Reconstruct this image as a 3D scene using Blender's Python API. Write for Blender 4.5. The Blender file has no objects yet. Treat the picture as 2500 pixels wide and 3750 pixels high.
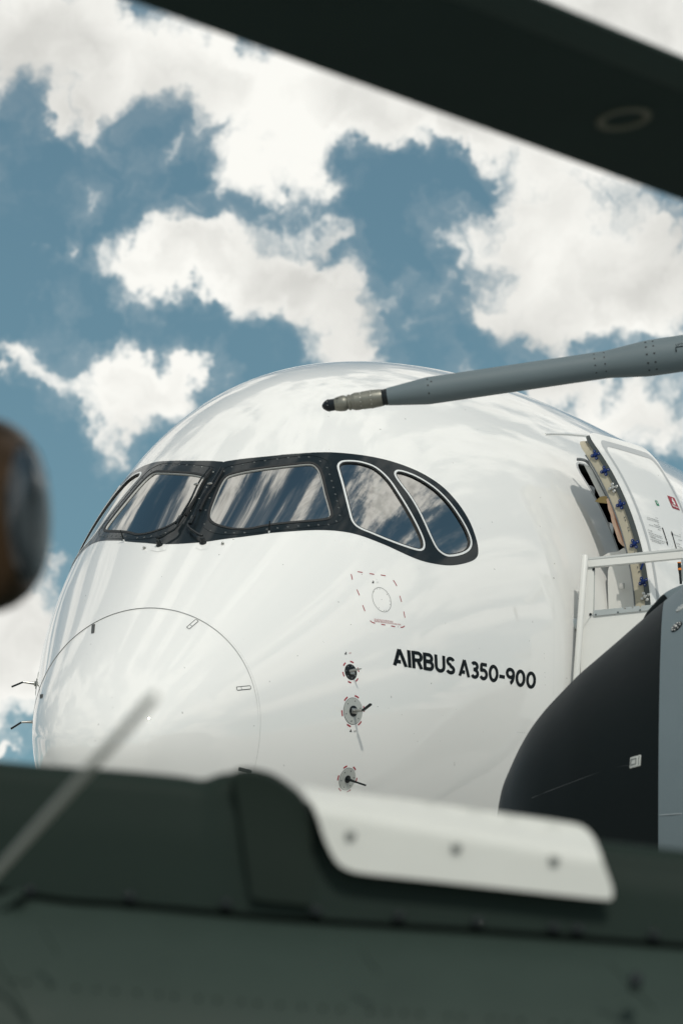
import bpy, bmesh, math, random
import numpy as np
from mathutils import Vector, Matrix, Quaternion
from mathutils.geometry import delaunay_2d_cdt
random.seed(7); rng = np.random.default_rng(7)
scn = bpy.context.scene
C = scn.collection
# ------------------------------------------------------------------ camera
FPX, PITCH, ROLL = 15391.39, 0.159758, 0.010261          # focal length in pixels of the 2500 x 3750 photograph
C0 = np.array([0.0, 0.0, 1.2])
_cp, _sp, _cr, _sr = math.cos(PITCH), math.sin(PITCH), math.cos(ROLL), math.sin(ROLL)
FW = np.array([0, _cp, _sp]); _up = np.array([0, -_sp, _cp]); _rt = np.array([1.0, 0, 0])
RT = _cr * _rt + _sr * _up; UP = -_sr * _rt + _cr * _up
cam = bpy.data.cameras.new('camera'); camo = bpy.data.objects.new('camera', cam); C.objects.link(camo)
M = Matrix.Identity(4)
for i in range(3):
    M[i][0], M[i][1], M[i][2], M[i][3] = RT[i], UP[i], -FW[i], C0[i]
camo.matrix_world = M
cam.sensor_fit = 'VERTICAL'; cam.sensor_height = 36.0; cam.sensor_width = 24.0
cam.lens = FPX * 36.0 / 3750.0
cam.clip_start = 0.1; cam.clip_end = 20000
cam.dof.use_dof = True; cam.dof.focus_distance = 34.0; cam.dof.aperture_fstop = 5.0; cam.dof.aperture_blades = 0
scn.camera = camo

def ray(px):
    px = np.atleast_2d(np.asarray(px, float))
    return FW + (px[:, :1] - 1250) / FPX * RT - (px[:, 1:] - 1875) / FPX * UP
def at_y(px, y):
    """point seen at a pixel on the vertical plane y = const"""
    d = ray(px); return C0 + d * (np.asarray(y, float).reshape(-1, 1) / d[:, 1:2])

# ------------------------------------------------------------------ light
SUN_EL, SUN_AZ = math.radians(49), math.radians(167)      # azimuth measured from +Y (view direction) towards +X
sd = np.array([math.sin(SUN_AZ) * math.cos(SUN_EL), math.cos(SUN_AZ) * math.cos(SUN_EL), math.sin(SUN_EL)])
sun = bpy.data.lights.new('sun', 'SUN'); sun.energy = 1.05; sun.angle = math.radians(1.2); sun.color = (1.0, 0.95, 0.86)
suno = bpy.data.objects.new('sun', sun); C.objects.link(suno)
suno.rotation_euler = Vector(-sd).to_track_quat('-Z', 'Y').to_euler(); suno.location = (10, -20, 40)
scn.view_settings.view_transform = 'Standard'; scn.view_settings.look = 'None'
scn.view_settings.exposure = 0.89; scn.view_settings.gamma = 1.0; scn.view_settings.use_curve_mapping = False
scn.render.engine = 'CYCLES'
scn.cycles.max_bounces = 5; scn.cycles.diffuse_bounces = 3; scn.cycles.glossy_bounces = 3; scn.cycles.transmission_bounces = 4; scn.cycles.transparent_max_bounces = 6

def build_world():
    w = bpy.data.worlds.new('World'); scn.world = w; w.use_nodes = True
    nt = w.node_tree; nt.nodes.clear(); N = nt.nodes; Lk = nt.links.new
    def nd(t, **k):
        n = N.new(t)
        for a, b in k.items(): setattr(n, a, b)
        return n
    def mth(op, a, b=None, c=None, clamp=False):
        n = nd('ShaderNodeMath', operation=op, use_clamp=clamp)
        for i, v in enumerate((a, b, c)):
            if v is None: continue
            if isinstance(v, (int, float)): n.inputs[i].default_value = v
            else: Lk(v, n.inputs[i])
        return n.outputs[0]
    def vm(op, a, b=None, s=None):
        n = nd('ShaderNodeVectorMath', operation=op)
        for i, v in enumerate((a, b)):
            if v is None: continue
            if isinstance(v, (tuple, list)): n.inputs[i].default_value = v
            else: Lk(v, n.inputs[i])
        if s is not None: n.inputs['Scale'].default_value = s
        return n
    out = nd('ShaderNodeOutputWorld'); bg = nd('ShaderNodeBackground'); Lk(bg.outputs[0], out.inputs[0])
    tc = nd('ShaderNodeTexCoord'); dirv = vm('NORMALIZE', tc.outputs['Generated']).outputs[0]
    sky = nd('ShaderNodeTexSky', sky_type='NISHITA', sun_disc=False)
    sky.sun_elevation = SUN_EL; sky.sun_rotation = SUN_AZ
    sky.altitude = 300; sky.air_density = 1.0; sky.dust_density = 0.6; sky.ozone_density = 1.5
    lift = vm('NORMALIZE', vm('ADD', vm('MULTIPLY', dirv, (1, 1, .85)).outputs[0], (0, 0, .13)).outputs[0]).outputs[0]; Lk(lift, sky.inputs['Vector'])
    sep = nd('ShaderNodeSeparateXYZ'); Lk(dirv, sep.inputs[0])
    az = mth('ARCTAN2', sep.outputs[0], sep.outputs[1]); el = mth('ARCSINE', sep.outputs[2])
    comb = nd('ShaderNodeCombineXYZ'); Lk(az, comb.inputs[0]); Lk(el, comb.inputs[1])
    ang = comb.outputs[0]
    def noise(vec, scale, detail, rough=0.55, col=False, dist=0.0, dim='2D'):
        n = nd('ShaderNodeTexNoise', noise_dimensions=dim); Lk(vec, n.inputs['Vector'])
        n.inputs['Scale'].default_value = scale; n.inputs['Detail'].default_value = detail
        n.inputs['Roughness'].default_value = rough; n.inputs['Distortion'].default_value = dist
        return n.outputs['Color' if col else 'Fac']
    # domain warp, so that the cumulus outlines billow
    wc = noise(ang, 50, 4, 0.6, True)
    warp = vm('SCALE', vm('SUBTRACT', wc, (0.5, 0.5, 0.5)).outputs[0], s=0.026).outputs[0]
    p2 = vm('ADD', ang, warp).outputs[0]
    # cumulus masses: (x, y, rx, ry, weight) in pixels of a 1568-wide view
    B = [(160,60,240,105,1),(30,90,60,60,.7),(420,170,230,95,1),(640,250,200,95,1),(620,385,125,62,.9),(850,200,250,90,1),(720,440,90,35,.6),
         (1130,330,190,50,.75),(1010,285,170,48,.9),(1290,400,140,40,.8),(1400,60,300,140,1.1),(1180,150,300,120,1),(215,265,30,52,.8),(145,265,24,40,.7),(372,382,42,30,.55),(470,470,34,26,.4),
         (560,550,140,72,1.25),(340,610,105,58,1.2),(460,600,110,60,1.0),(620,665,130,66,1.2),(790,700,100,88,1.2),(700,600,90,60,.8),(128,572,30,24,.75),(200,620,38,26,.5),(765,525,42,22,.5),
         (1220,590,170,125,1.1),(1450,570,210,135,1.1),(1130,470,80,40,.6),(1290,740,220,75,.95),(1500,700,170,90,1),(1055,580,50,60,.4),
         (340,850,140,75,1.1),(260,950,110,80,1.0),(420,930,95,75,1.0),(250,1050,60,50,.7),(35,830,66,46,1.1),(110,870,60,26,.4),(780,840,130,40,.9),(860,780,70,40,.6),
         (1060,845,60,30,.6),(1430,930,210,80,.95),(1530,1010,120,90,.8),(1250,900,120,40,.8),(960,740,40,14,.35),
         (140,1300,50,26,.6),(70,1400,130,90,1.1),(40,1560,140,95,1.05),(10,1742,34,14,.9),(-60,1480,120,160,1)]
    acc = None
    for x, y, rx, ry, wgt in B:
        d = ray([(x * 1.5944, y * 1.5944)])[0]; d = d / np.linalg.norm(d)
        a0, e0 = math.atan2(d[0], d[1]), math.asin(d[2])
        kx, ky = FPX / (rx * 1.5944 * 1.12), FPX / (ry * 1.5944 * 1.12)
        qn = vm('MULTIPLY_ADD', p2, (kx, ky, 0)); qn.inputs[2].default_value = (-a0 * kx, -e0 * ky, 0); q = qn.outputs[0]
        dd = vm('DOT_PRODUCT', q, q).outputs['Value']
        e = mth('EXPONENT', mth('MULTIPLY_ADD', dd, -1.0, math.log(wgt)))
        acc = e if acc is None else mth('ADD', acc, e)
    # the rest of the sky carries the same kind of broken cumulus
    dv2 = vm('MULTIPLY', dirv, (2.0, 0.75, 1.7)).outputs[0]
    gen = noise(dv2, 3.6, 6, 0.58, dim='3D')
    gen = mth('MULTIPLY', mth('SUBTRACT', gen, 0.405), 6.5)
    dcen = ray([(1250, 1875)])[0]; dcen /= np.linalg.norm(dcen)
    kc = vm('MULTIPLY', vm('SUBTRACT', ang, (0.0, math.asin(dcen[2]), 0)).outputs[0], (1 / 0.125, 1 / 0.165, 0)).outputs[0]
    k4 = mth('POWER', vm('DOT_PRODUCT', kc, kc).outputs['Value'], 2.0)
    inside = mth('POWER', math.e, mth('MULTIPLY', k4, -1.0))
    field = mth('ADD', acc, mth('MULTIPLY', gen, mth('SUBTRACT', 1.0, inside)))
    fb = noise(p2, 42, 6, 0.6)
    vo = nd('ShaderNodeTexVoronoi', voronoi_dimensions='2D', feature='SMOOTH_F1'); Lk(p2, vo.inputs['Vector']); vo.inputs['Scale'].default_value = 62; vo.inputs['Detail'].default_value = 2.0; vo.inputs['Roughness'].default_value = 0.55; vo.inputs['Smoothness'].default_value = 0.6
    puff = mth('MULTIPLY', mth('SUBTRACT', 0.45, vo.outputs['Distance']), 0.9)
    loc = mth('MULTIPLY_ADD', inside, 0.85, 0.15)          # fine billows fade where the angular grid tightens towards the zenith
    dens = mth('ADD', field, mth('MULTIPLY', mth('ADD', puff, mth('MULTIPLY', mth('SUBTRACT', fb, 0.5), 1.15)), loc))
    mr = nd('ShaderNodeMapRange', interpolation_type='SMOOTHERSTEP'); Lk(dens, mr.inputs['Value'])
    mr.inputs['From Min'].default_value = 0.18; mr.inputs['From Max'].default_value = 1.18
    # thin veils round the dense heaps
    mv = nd('ShaderNodeMapRange', interpolation_type='SMOOTHSTEP'); Lk(dens, mv.inputs['Value']); mv.inputs['From Min'].default_value = -0.1; mv.inputs['From Max'].default_value = 0.8; mv.inputs['To Max'].default_value = 0.16
    alpha = mth('MAXIMUM', mr.outputs[0], mv.outputs[0])
    core = nd('ShaderNodeMapRange', interpolation_type='SMOOTHSTEP'); Lk(dens, core.inputs['Value']); core.inputs['From Min'].default_value = 0.9; core.inputs['From Max'].default_value = 2.3; core.inputs['To Max'].default_value = 0.14
    # cloud tone: thick parts a little grey, sunny parts white
    tn = noise(ang, 17, 3, 0.55)
    ts = mth('ADD', mth('MULTIPLY_ADD', tn, 0.80, 0.46), mth('SUBTRACT', mth('MULTIPLY', mth('SUBTRACT', fb, 0.5), 0.30), core.outputs[0]))
    ts = mth('MAXIMUM', mth('MINIMUM', ts, 0.93), 0.64)
    cl = nd('ShaderNodeCombineColor'); Lk(ts, cl.inputs[0]); Lk(mth('MULTIPLY', ts, 1.0), cl.inputs[1]); Lk(mth('MULTIPLY', ts, 0.985), cl.inputs[2])
    # clear sky: nishita, graded to the photograph's teal blue
    skm = nd('ShaderNodeMix', data_type='RGBA', blend_type='MULTIPLY'); skm.inputs[0].default_value = 1.0
    Lk(sky.outputs[0], skm.inputs[6]); skm.inputs[7].default_value = (SKYK[0], SKYK[1], SKYK[2], 1)
    mx = nd('ShaderNodeMix', data_type='RGBA'); Lk(alpha, mx.inputs[0]); Lk(skm.outputs[2], mx.inputs[6])
    clb = nd('ShaderNodeMix', data_type='RGBA', blend_type='MULTIPLY'); clb.inputs[0].default_value = 1.0
    Lk(cl.outputs[0], clb.inputs[6]); clb.inputs[7].default_value = (CLOUDK, CLOUDK * .993, CLOUDK * .955, 1)
    Lk(clb.outputs[2], mx.inputs[7])
    Lk(mx.outputs[2], bg.inputs[0]); bg.inputs[1].default_value = WSTR
    w.cycles.sampling_method = 'MANUAL'; w.cycles.sample_map_resolution = 512
WSTR = 0.0565; CLOUDK = 1.0 / 0.1; SKYK = (0.68, 0.815, 0.655)
build_world()

# ------------------------------------------------------------------ materials
MATS = {}
def mat(name, col, rough=0.5, metal=0.0, coat=0.0, var=0.0, vscale=3.0, spec=0.5, bump=0.0, bscale=80.0, coat_rough=0.03, rvar=0.0):
    if name in MATS: return MATS[name]
    m = bpy.data.materials.new(name); m.use_nodes = True; nt = m.node_tree; b = nt.nodes['Principled BSDF']
    b.inputs['Base Color'].default_value = (*col, 1); b.inputs['Roughness'].default_value = rough
    b.inputs['Metallic'].default_value = metal; b.inputs['Coat Weight'].default_value = coat
    b.inputs['Coat Roughness'].default_value = coat_rough; b.inputs['Specular IOR Level'].default_value = min(spec, .08) if coat >= .4 else spec
    tc = nt.nodes.new('ShaderNodeTexCoord')
    if var or rvar:
        n = nt.nodes.new('ShaderNodeTexNoise'); n.inputs['Scale'].default_value = vscale; n.inputs['Detail'].default_value = 6; n.inputs['Roughness'].default_value = 0.62
        nt.links.new(tc.outputs['Object'], n.inputs['Vector'])
        if var:
            mx = nt.nodes.new('ShaderNodeMix'); mx.data_type = 'RGBA'
            mx.inputs[6].default_value = (*[max(0, c * (1 - var)) for c in col], 1); mx.inputs[7].default_value = (*[min(1, c * (1 + var)) for c in col], 1)
            nt.links.new(n.outputs['Fac'], mx.inputs[0]); nt.links.new(mx.outputs[2], b.inputs['Base Color'])
        if rvar:
            mr = nt.nodes.new('ShaderNodeMapRange'); mr.inputs[3].default_value = max(0, rough - rvar); mr.inputs[4].default_value = rough + rvar
            nt.links.new(n.outputs['Fac'], mr.inputs[0]); nt.links.new(mr.outputs[0], b.inputs['Roughness'])
    if bump:
        n2 = nt.nodes.new('ShaderNodeTexNoise'); n2.inputs['Scale'].default_value = bscale; n2.inputs['Detail'].default_value = 3
        nt.links.new(tc.outputs['Object'], n2.inputs['Vector'])
        bp = nt.nodes.new('ShaderNodeBump'); bp.inputs['Strength'].default_value = bump; bp.inputs['Distance'].default_value = 0.002
        nt.links.new(n2.outputs['Fac'], bp.inputs['Height']); nt.links.new(bp.outputs[0], b.inputs['Normal'])
    MATS[name] = m; return m

def white_paint():
    m = mat('white_gloss_paint', (0.78, 0.78, 0.765), 0.42, coat=1.0, coat_rough=0.025)
    m.node_tree.nodes['Principled BSDF'].inputs['Coat IOR'].default_value = 1.7
    nt = m.node_tree; b = nt.nodes['Principled BSDF']; tc = [n for n in nt.nodes if n.type == 'TEX_COORD'][0]
    L = nt.links.new
    # very faint unevenness and scattered insect specks near the nose
    n = nt.nodes.new('ShaderNodeTexNoise'); n.inputs['Scale'].default_value = 0.9; n.inputs['Detail'].default_value = 5; L(tc.outputs['Object'], n.inputs['Vector'])
    mx = nt.nodes.new('ShaderNodeMix'); mx.data_type = 'RGBA'; mx.inputs[6].default_value = (0.83, 0.832, 0.815, 1); mx.inputs[7].default_value = (0.86, 0.86, 0.842, 1)
    L(n.outputs['Fac'], mx.inputs[0])
    v = nt.nodes.new('ShaderNodeTexVoronoi'); v.inputs['Scale'].default_value = 9.0; v.inputs['Randomness'].default_value = 1.0
    nw = nt.nodes.new('ShaderNodeTexNoise'); nw.inputs['Scale'].default_value = 90; nw.inputs['Detail'].default_value = 2; L(tc.outputs['Object'], nw.inputs['Vector'])
    wv = nt.nodes.new('ShaderNodeVectorMath'); wv.operation = 'MULTIPLY_ADD'; L(nw.outputs['Color'], wv.inputs[0]); wv.inputs[1].default_value = (.03, .03, .03); L(tc.outputs['Object'], wv.inputs[2])
    L(wv.outputs[0], v.inputs['Vector'])
    sepc = nt.nodes.new('ShaderNodeSeparateColor'); L(v.outputs['Color'], sepc.inputs[0])
    rad = nt.nodes.new('ShaderNodeMapRange'); rad.inputs[1].default_value = .35; rad.inputs[2].default_value = 1.0; rad.inputs[3].default_value = .0; rad.inputs[4].default_value = .075; L(sepc.outputs[0], rad.inputs[0])
    lt = nt.nodes.new('ShaderNodeMath'); lt.operation = 'LESS_THAN'; L(v.outputs['Distance'], lt.inputs[0]); L(rad.outputs[0], lt.inputs[1])
    md = nt.nodes.new('ShaderNodeMath'); md.operation = 'MULTIPLY'; L(lt.outputs[0], md.inputs[0]); md.inputs[1].default_value = .6
    mx2 = nt.nodes.new('ShaderNodeMix'); mx2.data_type = 'RGBA'; L(md.outputs[0], mx2.inputs[0]); L(mx.outputs[2], mx2.inputs[6]); mx2.inputs[7].default_value = (.12, .11, .1, 1)
    # the inside of the skin is dark primer
    geo = nt.nodes.new('ShaderNodeNewGeometry'); mx3 = nt.nodes.new('ShaderNodeMix'); mx3.data_type = 'RGBA'
    L(geo.outputs['Backfacing'], mx3.inputs[0]); L(mx2.outputs[2], mx3.inputs[6]); mx3.inputs[7].default_value = (.02, .025, .025, 1)
    L(mx3.outputs[2], b.inputs['Base Color'])
    sub = nt.nodes.new('ShaderNodeMath'); sub.operation = 'SUBTRACT'; sub.inputs[0].default_value = 1; L(geo.outputs['Backfacing'], sub.inputs[1]); L(sub.outputs[0], b.inputs['Coat Weight'])
    return m
PAINT = white_paint()
def glass_mat(name, tint, ior, refl=.22):
    m = bpy.data.materials.new(name); m.use_nodes = True; nt = m.node_tree; nt.nodes.clear(); L = nt.links.new
    o = nt.nodes.new('ShaderNodeOutputMaterial'); mx = nt.nodes.new('ShaderNodeMixShader'); t = nt.nodes.new('ShaderNodeBsdfTransparent'); g = nt.nodes.new('ShaderNodeBsdfGlossy')
    fr = nt.nodes.new('ShaderNodeFresnel'); fr.inputs[0].default_value = ior; t.inputs[0].default_value = (*tint, 1); g.inputs['Roughness'].default_value = 0.0; g.inputs['Color'].default_value = (1, .985, .95, 1)
    ad = nt.nodes.new('ShaderNodeMath'); ad.operation = 'MULTIPLY_ADD'; ad.use_clamp = True; L(fr.outputs[0], ad.inputs[0]); ad.inputs[1].default_value = .75; ad.inputs[2].default_value = refl; L(ad.outputs[0], mx.inputs[0]); L(t.outputs[0], mx.inputs[1]); L(g.outputs[0], mx.inputs[2]); L(mx.outputs[0], o.inputs[0])
    return m
GLASS = glass_mat('cockpit_glass', (.42, .48, .48), 1.5, .47)
MASK = mat('black_mask_paint', (.009, .0145, .0175), .3, coat=.55, coat_rough=.05, var=.25, vscale=14)
RUBBER = mat('black_rubber', (.008, .010, .011), .55)
RIM = mat('pale_window_rim', (.72, .74, .74), .3, metal=.0, coat=.5)
STEEL = mat('brushed_steel', (.42, .42, .40), .32, metal=1.0, var=.2, vscale=30)
SCREWM = mat('dark_screw', (.16, .17, .17), .35, metal=.8)
GREYP = mat('probe_plate_grey', (.42, .44, .42), .4, coat=.3, var=.08, vscale=40)
BLACK = mat('black_paint', (.010, .014, .016), .35, coat=.4)
INK = mat('black_lettering', (.006, .010, .013), .5, spec=.1)
RED = mat('red_marking', (.33, .015, .03), .45, coat=.3)
SEAMM = mat('seam_dark_grey', (.07, .075, .075), .7)  # dark grey of joints, plate gaps and latch lines
GREYT = mat('pale_grey_band', (.46, .48, .49), .45, coat=.4)

# ------------------------------------------------------------------ object helpers
def new_obj(name, V, Fc, material, parent=None, smooth=True, normals=None, label=None, angle=None):
    """V in world coordinates; the object sits at its root's location"""
    loc = np.array(root_of(parent).location) if parent is not None else np.zeros(3)
    me = bpy.data.meshes.new(name); me.from_pydata([tuple(v) for v in (np.asarray(V, float) - loc)], [], [tuple(int(i) for i in f) for f in Fc]); me.update()
    if smooth: me.polygons.foreach_set('use_smooth', [True] * len(me.polygons))
    if material: me.materials.append(material)
    o = bpy.data.objects.new(name, me); C.objects.link(o)
    if parent is not None: o.parent = parent
    if normals is not None: me.normals_split_custom_set_from_vertices([tuple(n) for n in normals])
    elif smooth and angle is not None: me.set_sharp_from_angle(angle=math.radians(angle))
    if label: o['label'] = label
    return o
def root_of(o):
    while o.parent is not None: o = o.parent
    return o
def thing(name, label, cat, loc, group=None):
    o = bpy.data.objects.new(name, None); C.objects.link(o); o.location = loc; o.empty_display_size = .3
    o['label'] = label; o['category'] = cat
    if group: o['group'] = group
    return o
def nrm(v): v = np.asarray(v, float); return v / np.maximum(np.linalg.norm(v, axis=-1, keepdims=True), 1e-12)
class MB:
    def __init__(s): s.V = []; s.F = []
    def add(s, V, F):
        b = len(s.V); s.V += [tuple(v) for v in V]; s.F += [tuple(i + b for i in f) for f in F]; return s
    def box(s, c, ax, ay, az, bev=0.0):
        c, ax, ay, az = (np.asarray(q, float) for q in (c, ax, ay, az))
        if bev <= 0:
            V = [c + i * ax + j * ay + k * az for i in (-1, 1) for j in (-1, 1) for k in (-1, 1)]
            return s.add(V, [(0, 1, 3, 2), (4, 6, 7, 5), (0, 4, 5, 1), (2, 3, 7, 6), (0, 2, 6, 4), (1, 5, 7, 3)])
        bm = bmesh.new(); bmesh.ops.create_cube(bm, size=2)
        Mx = np.stack([ax, ay, az], 1)
        for v in bm.verts: v.co = Vector(c + Mx @ np.array(v.co))
        bmesh.ops.recalc_face_normals(bm, faces=bm.faces)
        bmesh.ops.bevel(bm, geom=list(bm.edges), offset=bev, segments=2, affect='EDGES', profile=.5)
        bm.verts.index_update()
        s.add([np.array(v.co) for v in bm.verts], [[v.index for v in f.verts] for f in bm.faces]); bm.free(); return s
    def tube(s, pts, r, n=10, cap=True):
        pts = np.asarray(pts, float); r = np.broadcast_to(np.asarray(r, float), (len(pts),))
        T = nrm(np.gradient(pts, axis=0)); a = np.array([0, 0, 1.0]) if abs(T[0][2]) < .9 else np.array([1.0, 0, 0])
        u = nrm(np.cross(T[0], a)); V = []
        for i, p in enumerate(pts):
            u = nrm(u - T[i] * (u @ T[i])); v = np.cross(T[i], u)
            for k in range(n):
                t = 2 * math.pi * k / n; V.append(p + r[i] * (math.cos(t) * u + math.sin(t) * v))
        F = [(i * n + k, i * n + (k + 1) % n, (i + 1) * n + (k + 1) % n, (i + 1) * n + k) for i in range(len(pts) - 1) for k in range(n)]
        if cap: F += [tuple(range(n))[::-1], tuple((len(pts) - 1) * n + k for k in range(n))]
        return s.add(V, F)
    def lathe(s, o, axis, prof, n=40, cap0=True, cap1=True):
        o = np.asarray(o, float); axis = nrm(axis); a = np.array([0, 0, 1.0]) if abs(axis[2]) < .9 else np.array([1.0, 0, 0])
        u = nrm(np.cross(axis, a)); v = np.cross(axis, u); V = []
        for d, r in prof:
            for k in range(n):
                t = 2 * math.pi * k / n; V.append(o + axis * d + r * (math.cos(t) * u + math.sin(t) * v))
        m = len(prof); F = [(i * n + k, i * n + (k + 1) % n, (i + 1) * n + (k + 1) % n, (i + 1) * n + k) for i in range(m - 1) for k in range(n)]
        if cap0: F.append(tuple(range(n))[::-1])
        if cap1: F.append(tuple((m - 1) * n + k for k in range(n)))
        return s.add(V, F)
    def build(s, name, m, parent=None, smooth=True, angle=40, label=None):
        return new_obj(name, s.V, s.F, m, parent, smooth, label=label, angle=angle)
def catmull(P, n=6, closed=True):
    P = np.asarray(P, float); N = len(P); out = []
    for i in range(N if closed else N - 1):
        if closed: a, b, c, d = P[(i - 1) % N], P[i], P[(i + 1) % N], P[(i + 2) % N]
        else: a, b, c, d = P[max(i - 1, 0)], P[i], P[i + 1], P[min(i + 2, N - 1)]
        for k in range(n):
            t = k / n
            out.append(.5 * (2 * b + (c - a) * t + (2 * a - 5 * b + 4 * c - d) * t * t + (3 * b - a - 3 * c + d) * t ** 3))
    if not closed: out.append(P[-1])
    return np.array(out)
def resample(P, n, closed=True):
    P = np.asarray(P, float); Q = np.vstack([P, P[:1]]) if closed else P
    d = np.concatenate([[0], np.cumsum(np.linalg.norm(np.diff(Q, axis=0), axis=1))])
    t = np.linspace(0, d[-1], n + 1)[:-1] if closed else np.linspace(0, d[-1], n)
    return np.stack([np.interp(t, d, Q[:, k]) for k in range(Q.shape[1])], 1)
def in_poly(p, poly):
    x, y = p[:, 0], p[:, 1]; r = np.zeros(len(p), bool); X, Y = poly[:, 0], poly[:, 1]; j = len(poly) - 1
    for i in range(len(poly)):
        c = ((Y[i] > y) != (Y[j] > y)) & (x < (X[j] - X[i]) * (y - Y[i]) / (Y[j] - Y[i] + 1e-30) + X[i]); r ^= c; j = i
    return r
def cdt(pts, loops):
    """triangulate the points with the closed loops as constraints"""
    V = [Vector((float(a), float(b))) for a, b in pts]; E = []
    for L in loops:
        b = len(V); n = len(L); V += [Vector((float(p[0]), float(p[1]))) for p in L]; E += [(b + i, b + (i + 1) % n) for i in range(n)]
    r = delaunay_2d_cdt(V, E, [], 0, 1e-7)
    return np.array([(v.x, v.y) for v in r[0]]), [list(f) for f in r[2]]
def dist_to_loop(p, L):
    d = np.full(len(p), 1e9)
    for i in range(len(L)):
        a, b = L[i], L[(i + 1) % len(L)]; ab = b - a; t = np.clip(((p - a) @ ab) / (ab @ ab + 1e-20), 0, 1)
        d = np.minimum(d, np.linalg.norm(p - a - t[:, None] * ab, axis=1))
    return d
def z2(pts, off, s): return np.array([(off[0] + a * s, off[1] + b * s) for a, b in pts], float)

# ------------------------------------------------------------------ ground
def build_ground():
    m = mat('apron_concrete', (.44, .43, .40), .85, var=.18, vscale=.35, bump=.3, bscale=14)
    S = 9000
    o = new_obj('apron', [(-S, -S, 0), (S, -S, 0), (S, S, 0), (-S, S, 0)], [(0, 1, 2, 3)], m, smooth=False); o['kind'] = 'structure'
build_ground()

# ================================================================== AIRLINER
KX = np.array([0, .06, .25, .6, 1.1, 1.8, 2.7, 3.8, 5.2, 7.0, 9.0, 11.0]); KT = np.sqrt(KX)
SH = dict(zt=[-1.26, -1.037, -.745, -.387, .083, .73, 1.567, 2.334, 2.775, 2.992, 3.031, 3.044],
          zb=[-1.26, -1.499, -1.787, -2.064, -2.306, -2.501, -2.674, -2.82, -2.939, -3.019, -3.048, -3.042],
          w=[0.0, .35, .58, .829, 1.071, 1.392, 1.761, 2.075, 2.472, 2.774, 2.96, 2.992],
          zc=[-1.26, -1.249, -1.184, -1.098, -.965, -.749, -.505, -.268, -.066, .027, .005, -.001])
def _slopes(kv):
    kv = np.array(kv, float); n = len(KT); h = np.diff(KT); A = np.zeros((n, n)); b = np.zeros(n)
    for i in range(1, n - 1):
        A[i, i-1] = h[i]; A[i, i] = 2 * (h[i-1] + h[i]); A[i, i+1] = h[i-1]
        b[i] = 3 * (h[i] * (kv[i] - kv[i-1]) / h[i-1] + h[i-1] * (kv[i+1] - kv[i]) / h[i])
    A[0, 0] = 2; A[0, 1] = 1; b[0] = 3 * (kv[1] - kv[0]) / h[0]; A[-1, -1] = 1
    return kv, np.linalg.solve(A, b), h
SPL = {k: _slopes(v) for k, v in SH.items()}
def spl(k, x):
    kv, m, h = SPL[k]; t = np.sqrt(np.clip(x, 0, 11.0)); i = np.clip(np.searchsorted(KT, t) - 1, 0, len(KT) - 2); s = np.clip((t - KT[i]) / h[i], 0, 1)
    return (2*s**3 - 3*s**2 + 1) * kv[i] + (s**3 - 2*s**2 + s) * h[i] * m[i] + (3*s**2 - 2*s**3) * kv[i+1] + (s**3 - s**2) * h[i] * m[i+1]
PSI = 0.373249; AFT = np.array([math.sin(PSI), math.cos(PSI), 0]); PORT = np.array([math.cos(PSI), -math.sin(PSI), 0]); ZZ = np.array([0, 0, 1.0])
TIP = C0 + np.array([-1.92246606, 33.04085032, 3.467181]); ZT0 = -1.2602
XS, TILT = 0.9591, -0.0194
def l2w(P): P = np.asarray(P, float); return TIP + P[..., :1] * AFT + P[..., 1:2] * PORT + (P[..., 2:3] - ZT0) * ZZ
def l2wd(D): D = np.asarray(D, float); return D[..., :1] * AFT + D[..., 1:2] * PORT + D[..., 2:3] * ZZ
def w2l(W): W = np.asarray(W, float) - TIP; return np.stack([W @ AFT, W @ PORT, W[..., 2] + ZT0], -1)
def w2ld(D): D = np.asarray(D, float); return np.stack([D @ AFT, D @ PORT, D[..., 2]], -1)
def Fs(P):
    x = np.maximum(P[..., 0], 1e-6); zt, zb, w, zc = spl('zt', x), spl('zb', x), np.maximum(spl('w', x), 1e-4), spl('zc', x)
    dz = P[..., 2] - zc; h = np.where(dz > 0, np.maximum(zt - zc, 1e-4), np.maximum(zc - zb, 1e-4))
    v = (np.sqrt((P[..., 1] / w) ** 2 + (dz / h) ** 2) - 1) * np.minimum(w, h)
    return np.where(P[..., 0] <= 1e-6, 1.0 - P[..., 0], v)
def grad(P, fn=Fs):
    e = 2e-3; g = np.stack([fn(P + e * np.eye(3)[k]) - fn(P - e * np.eye(3)[k]) for k in range(3)], -1); return nrm(g)
DOOR_OUT = 0.60
def door_shift(z): return DOOR_OUT + .072 * (z - 1.2)
def Fdoor(P):
    Q = np.array(P, float); Q[..., 1] = Q[..., 1] - door_shift(Q[..., 2]); return Fs(Q)
def hit(px, fn=Fs, N=260, tn=30.0, tf=44.0):
    d = w2ld(ray(px)); o = w2l(C0); t = np.linspace(tn, tf, N)[None, :]
    P = o + t[..., None] * d[:, None, :]; f = fn(P); neg = f < 0; i = np.clip(np.argmax(neg, 1), 1, N - 1); ok = neg.any(1)
    lo, hi = t[0, i - 1].copy(), t[0, i].copy()
    for _ in range(26):
        m = (lo + hi) / 2; b = fn(o + m[:, None] * d) < 0; hi = np.where(b, m, hi); lo = np.where(b, lo, m)
    R = o + ((lo + hi) / 2)[:, None] * d; j = np.argmin(f, 1); R[~ok] = P[np.arange(len(d)), j][~ok]
    return R
def snap(P, off=0.0, fn=Fs):
    P = np.array(P, float)
    for _ in range(4):
        n = grad(P, fn); e = 1e-3; df = (fn(P + e * n) - fn(P - e * n)) / (2 * e); P = P - n * (fn(P) / np.maximum(df, .2))[..., None]
    n = grad(P, fn); return P + off * n, n
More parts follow.
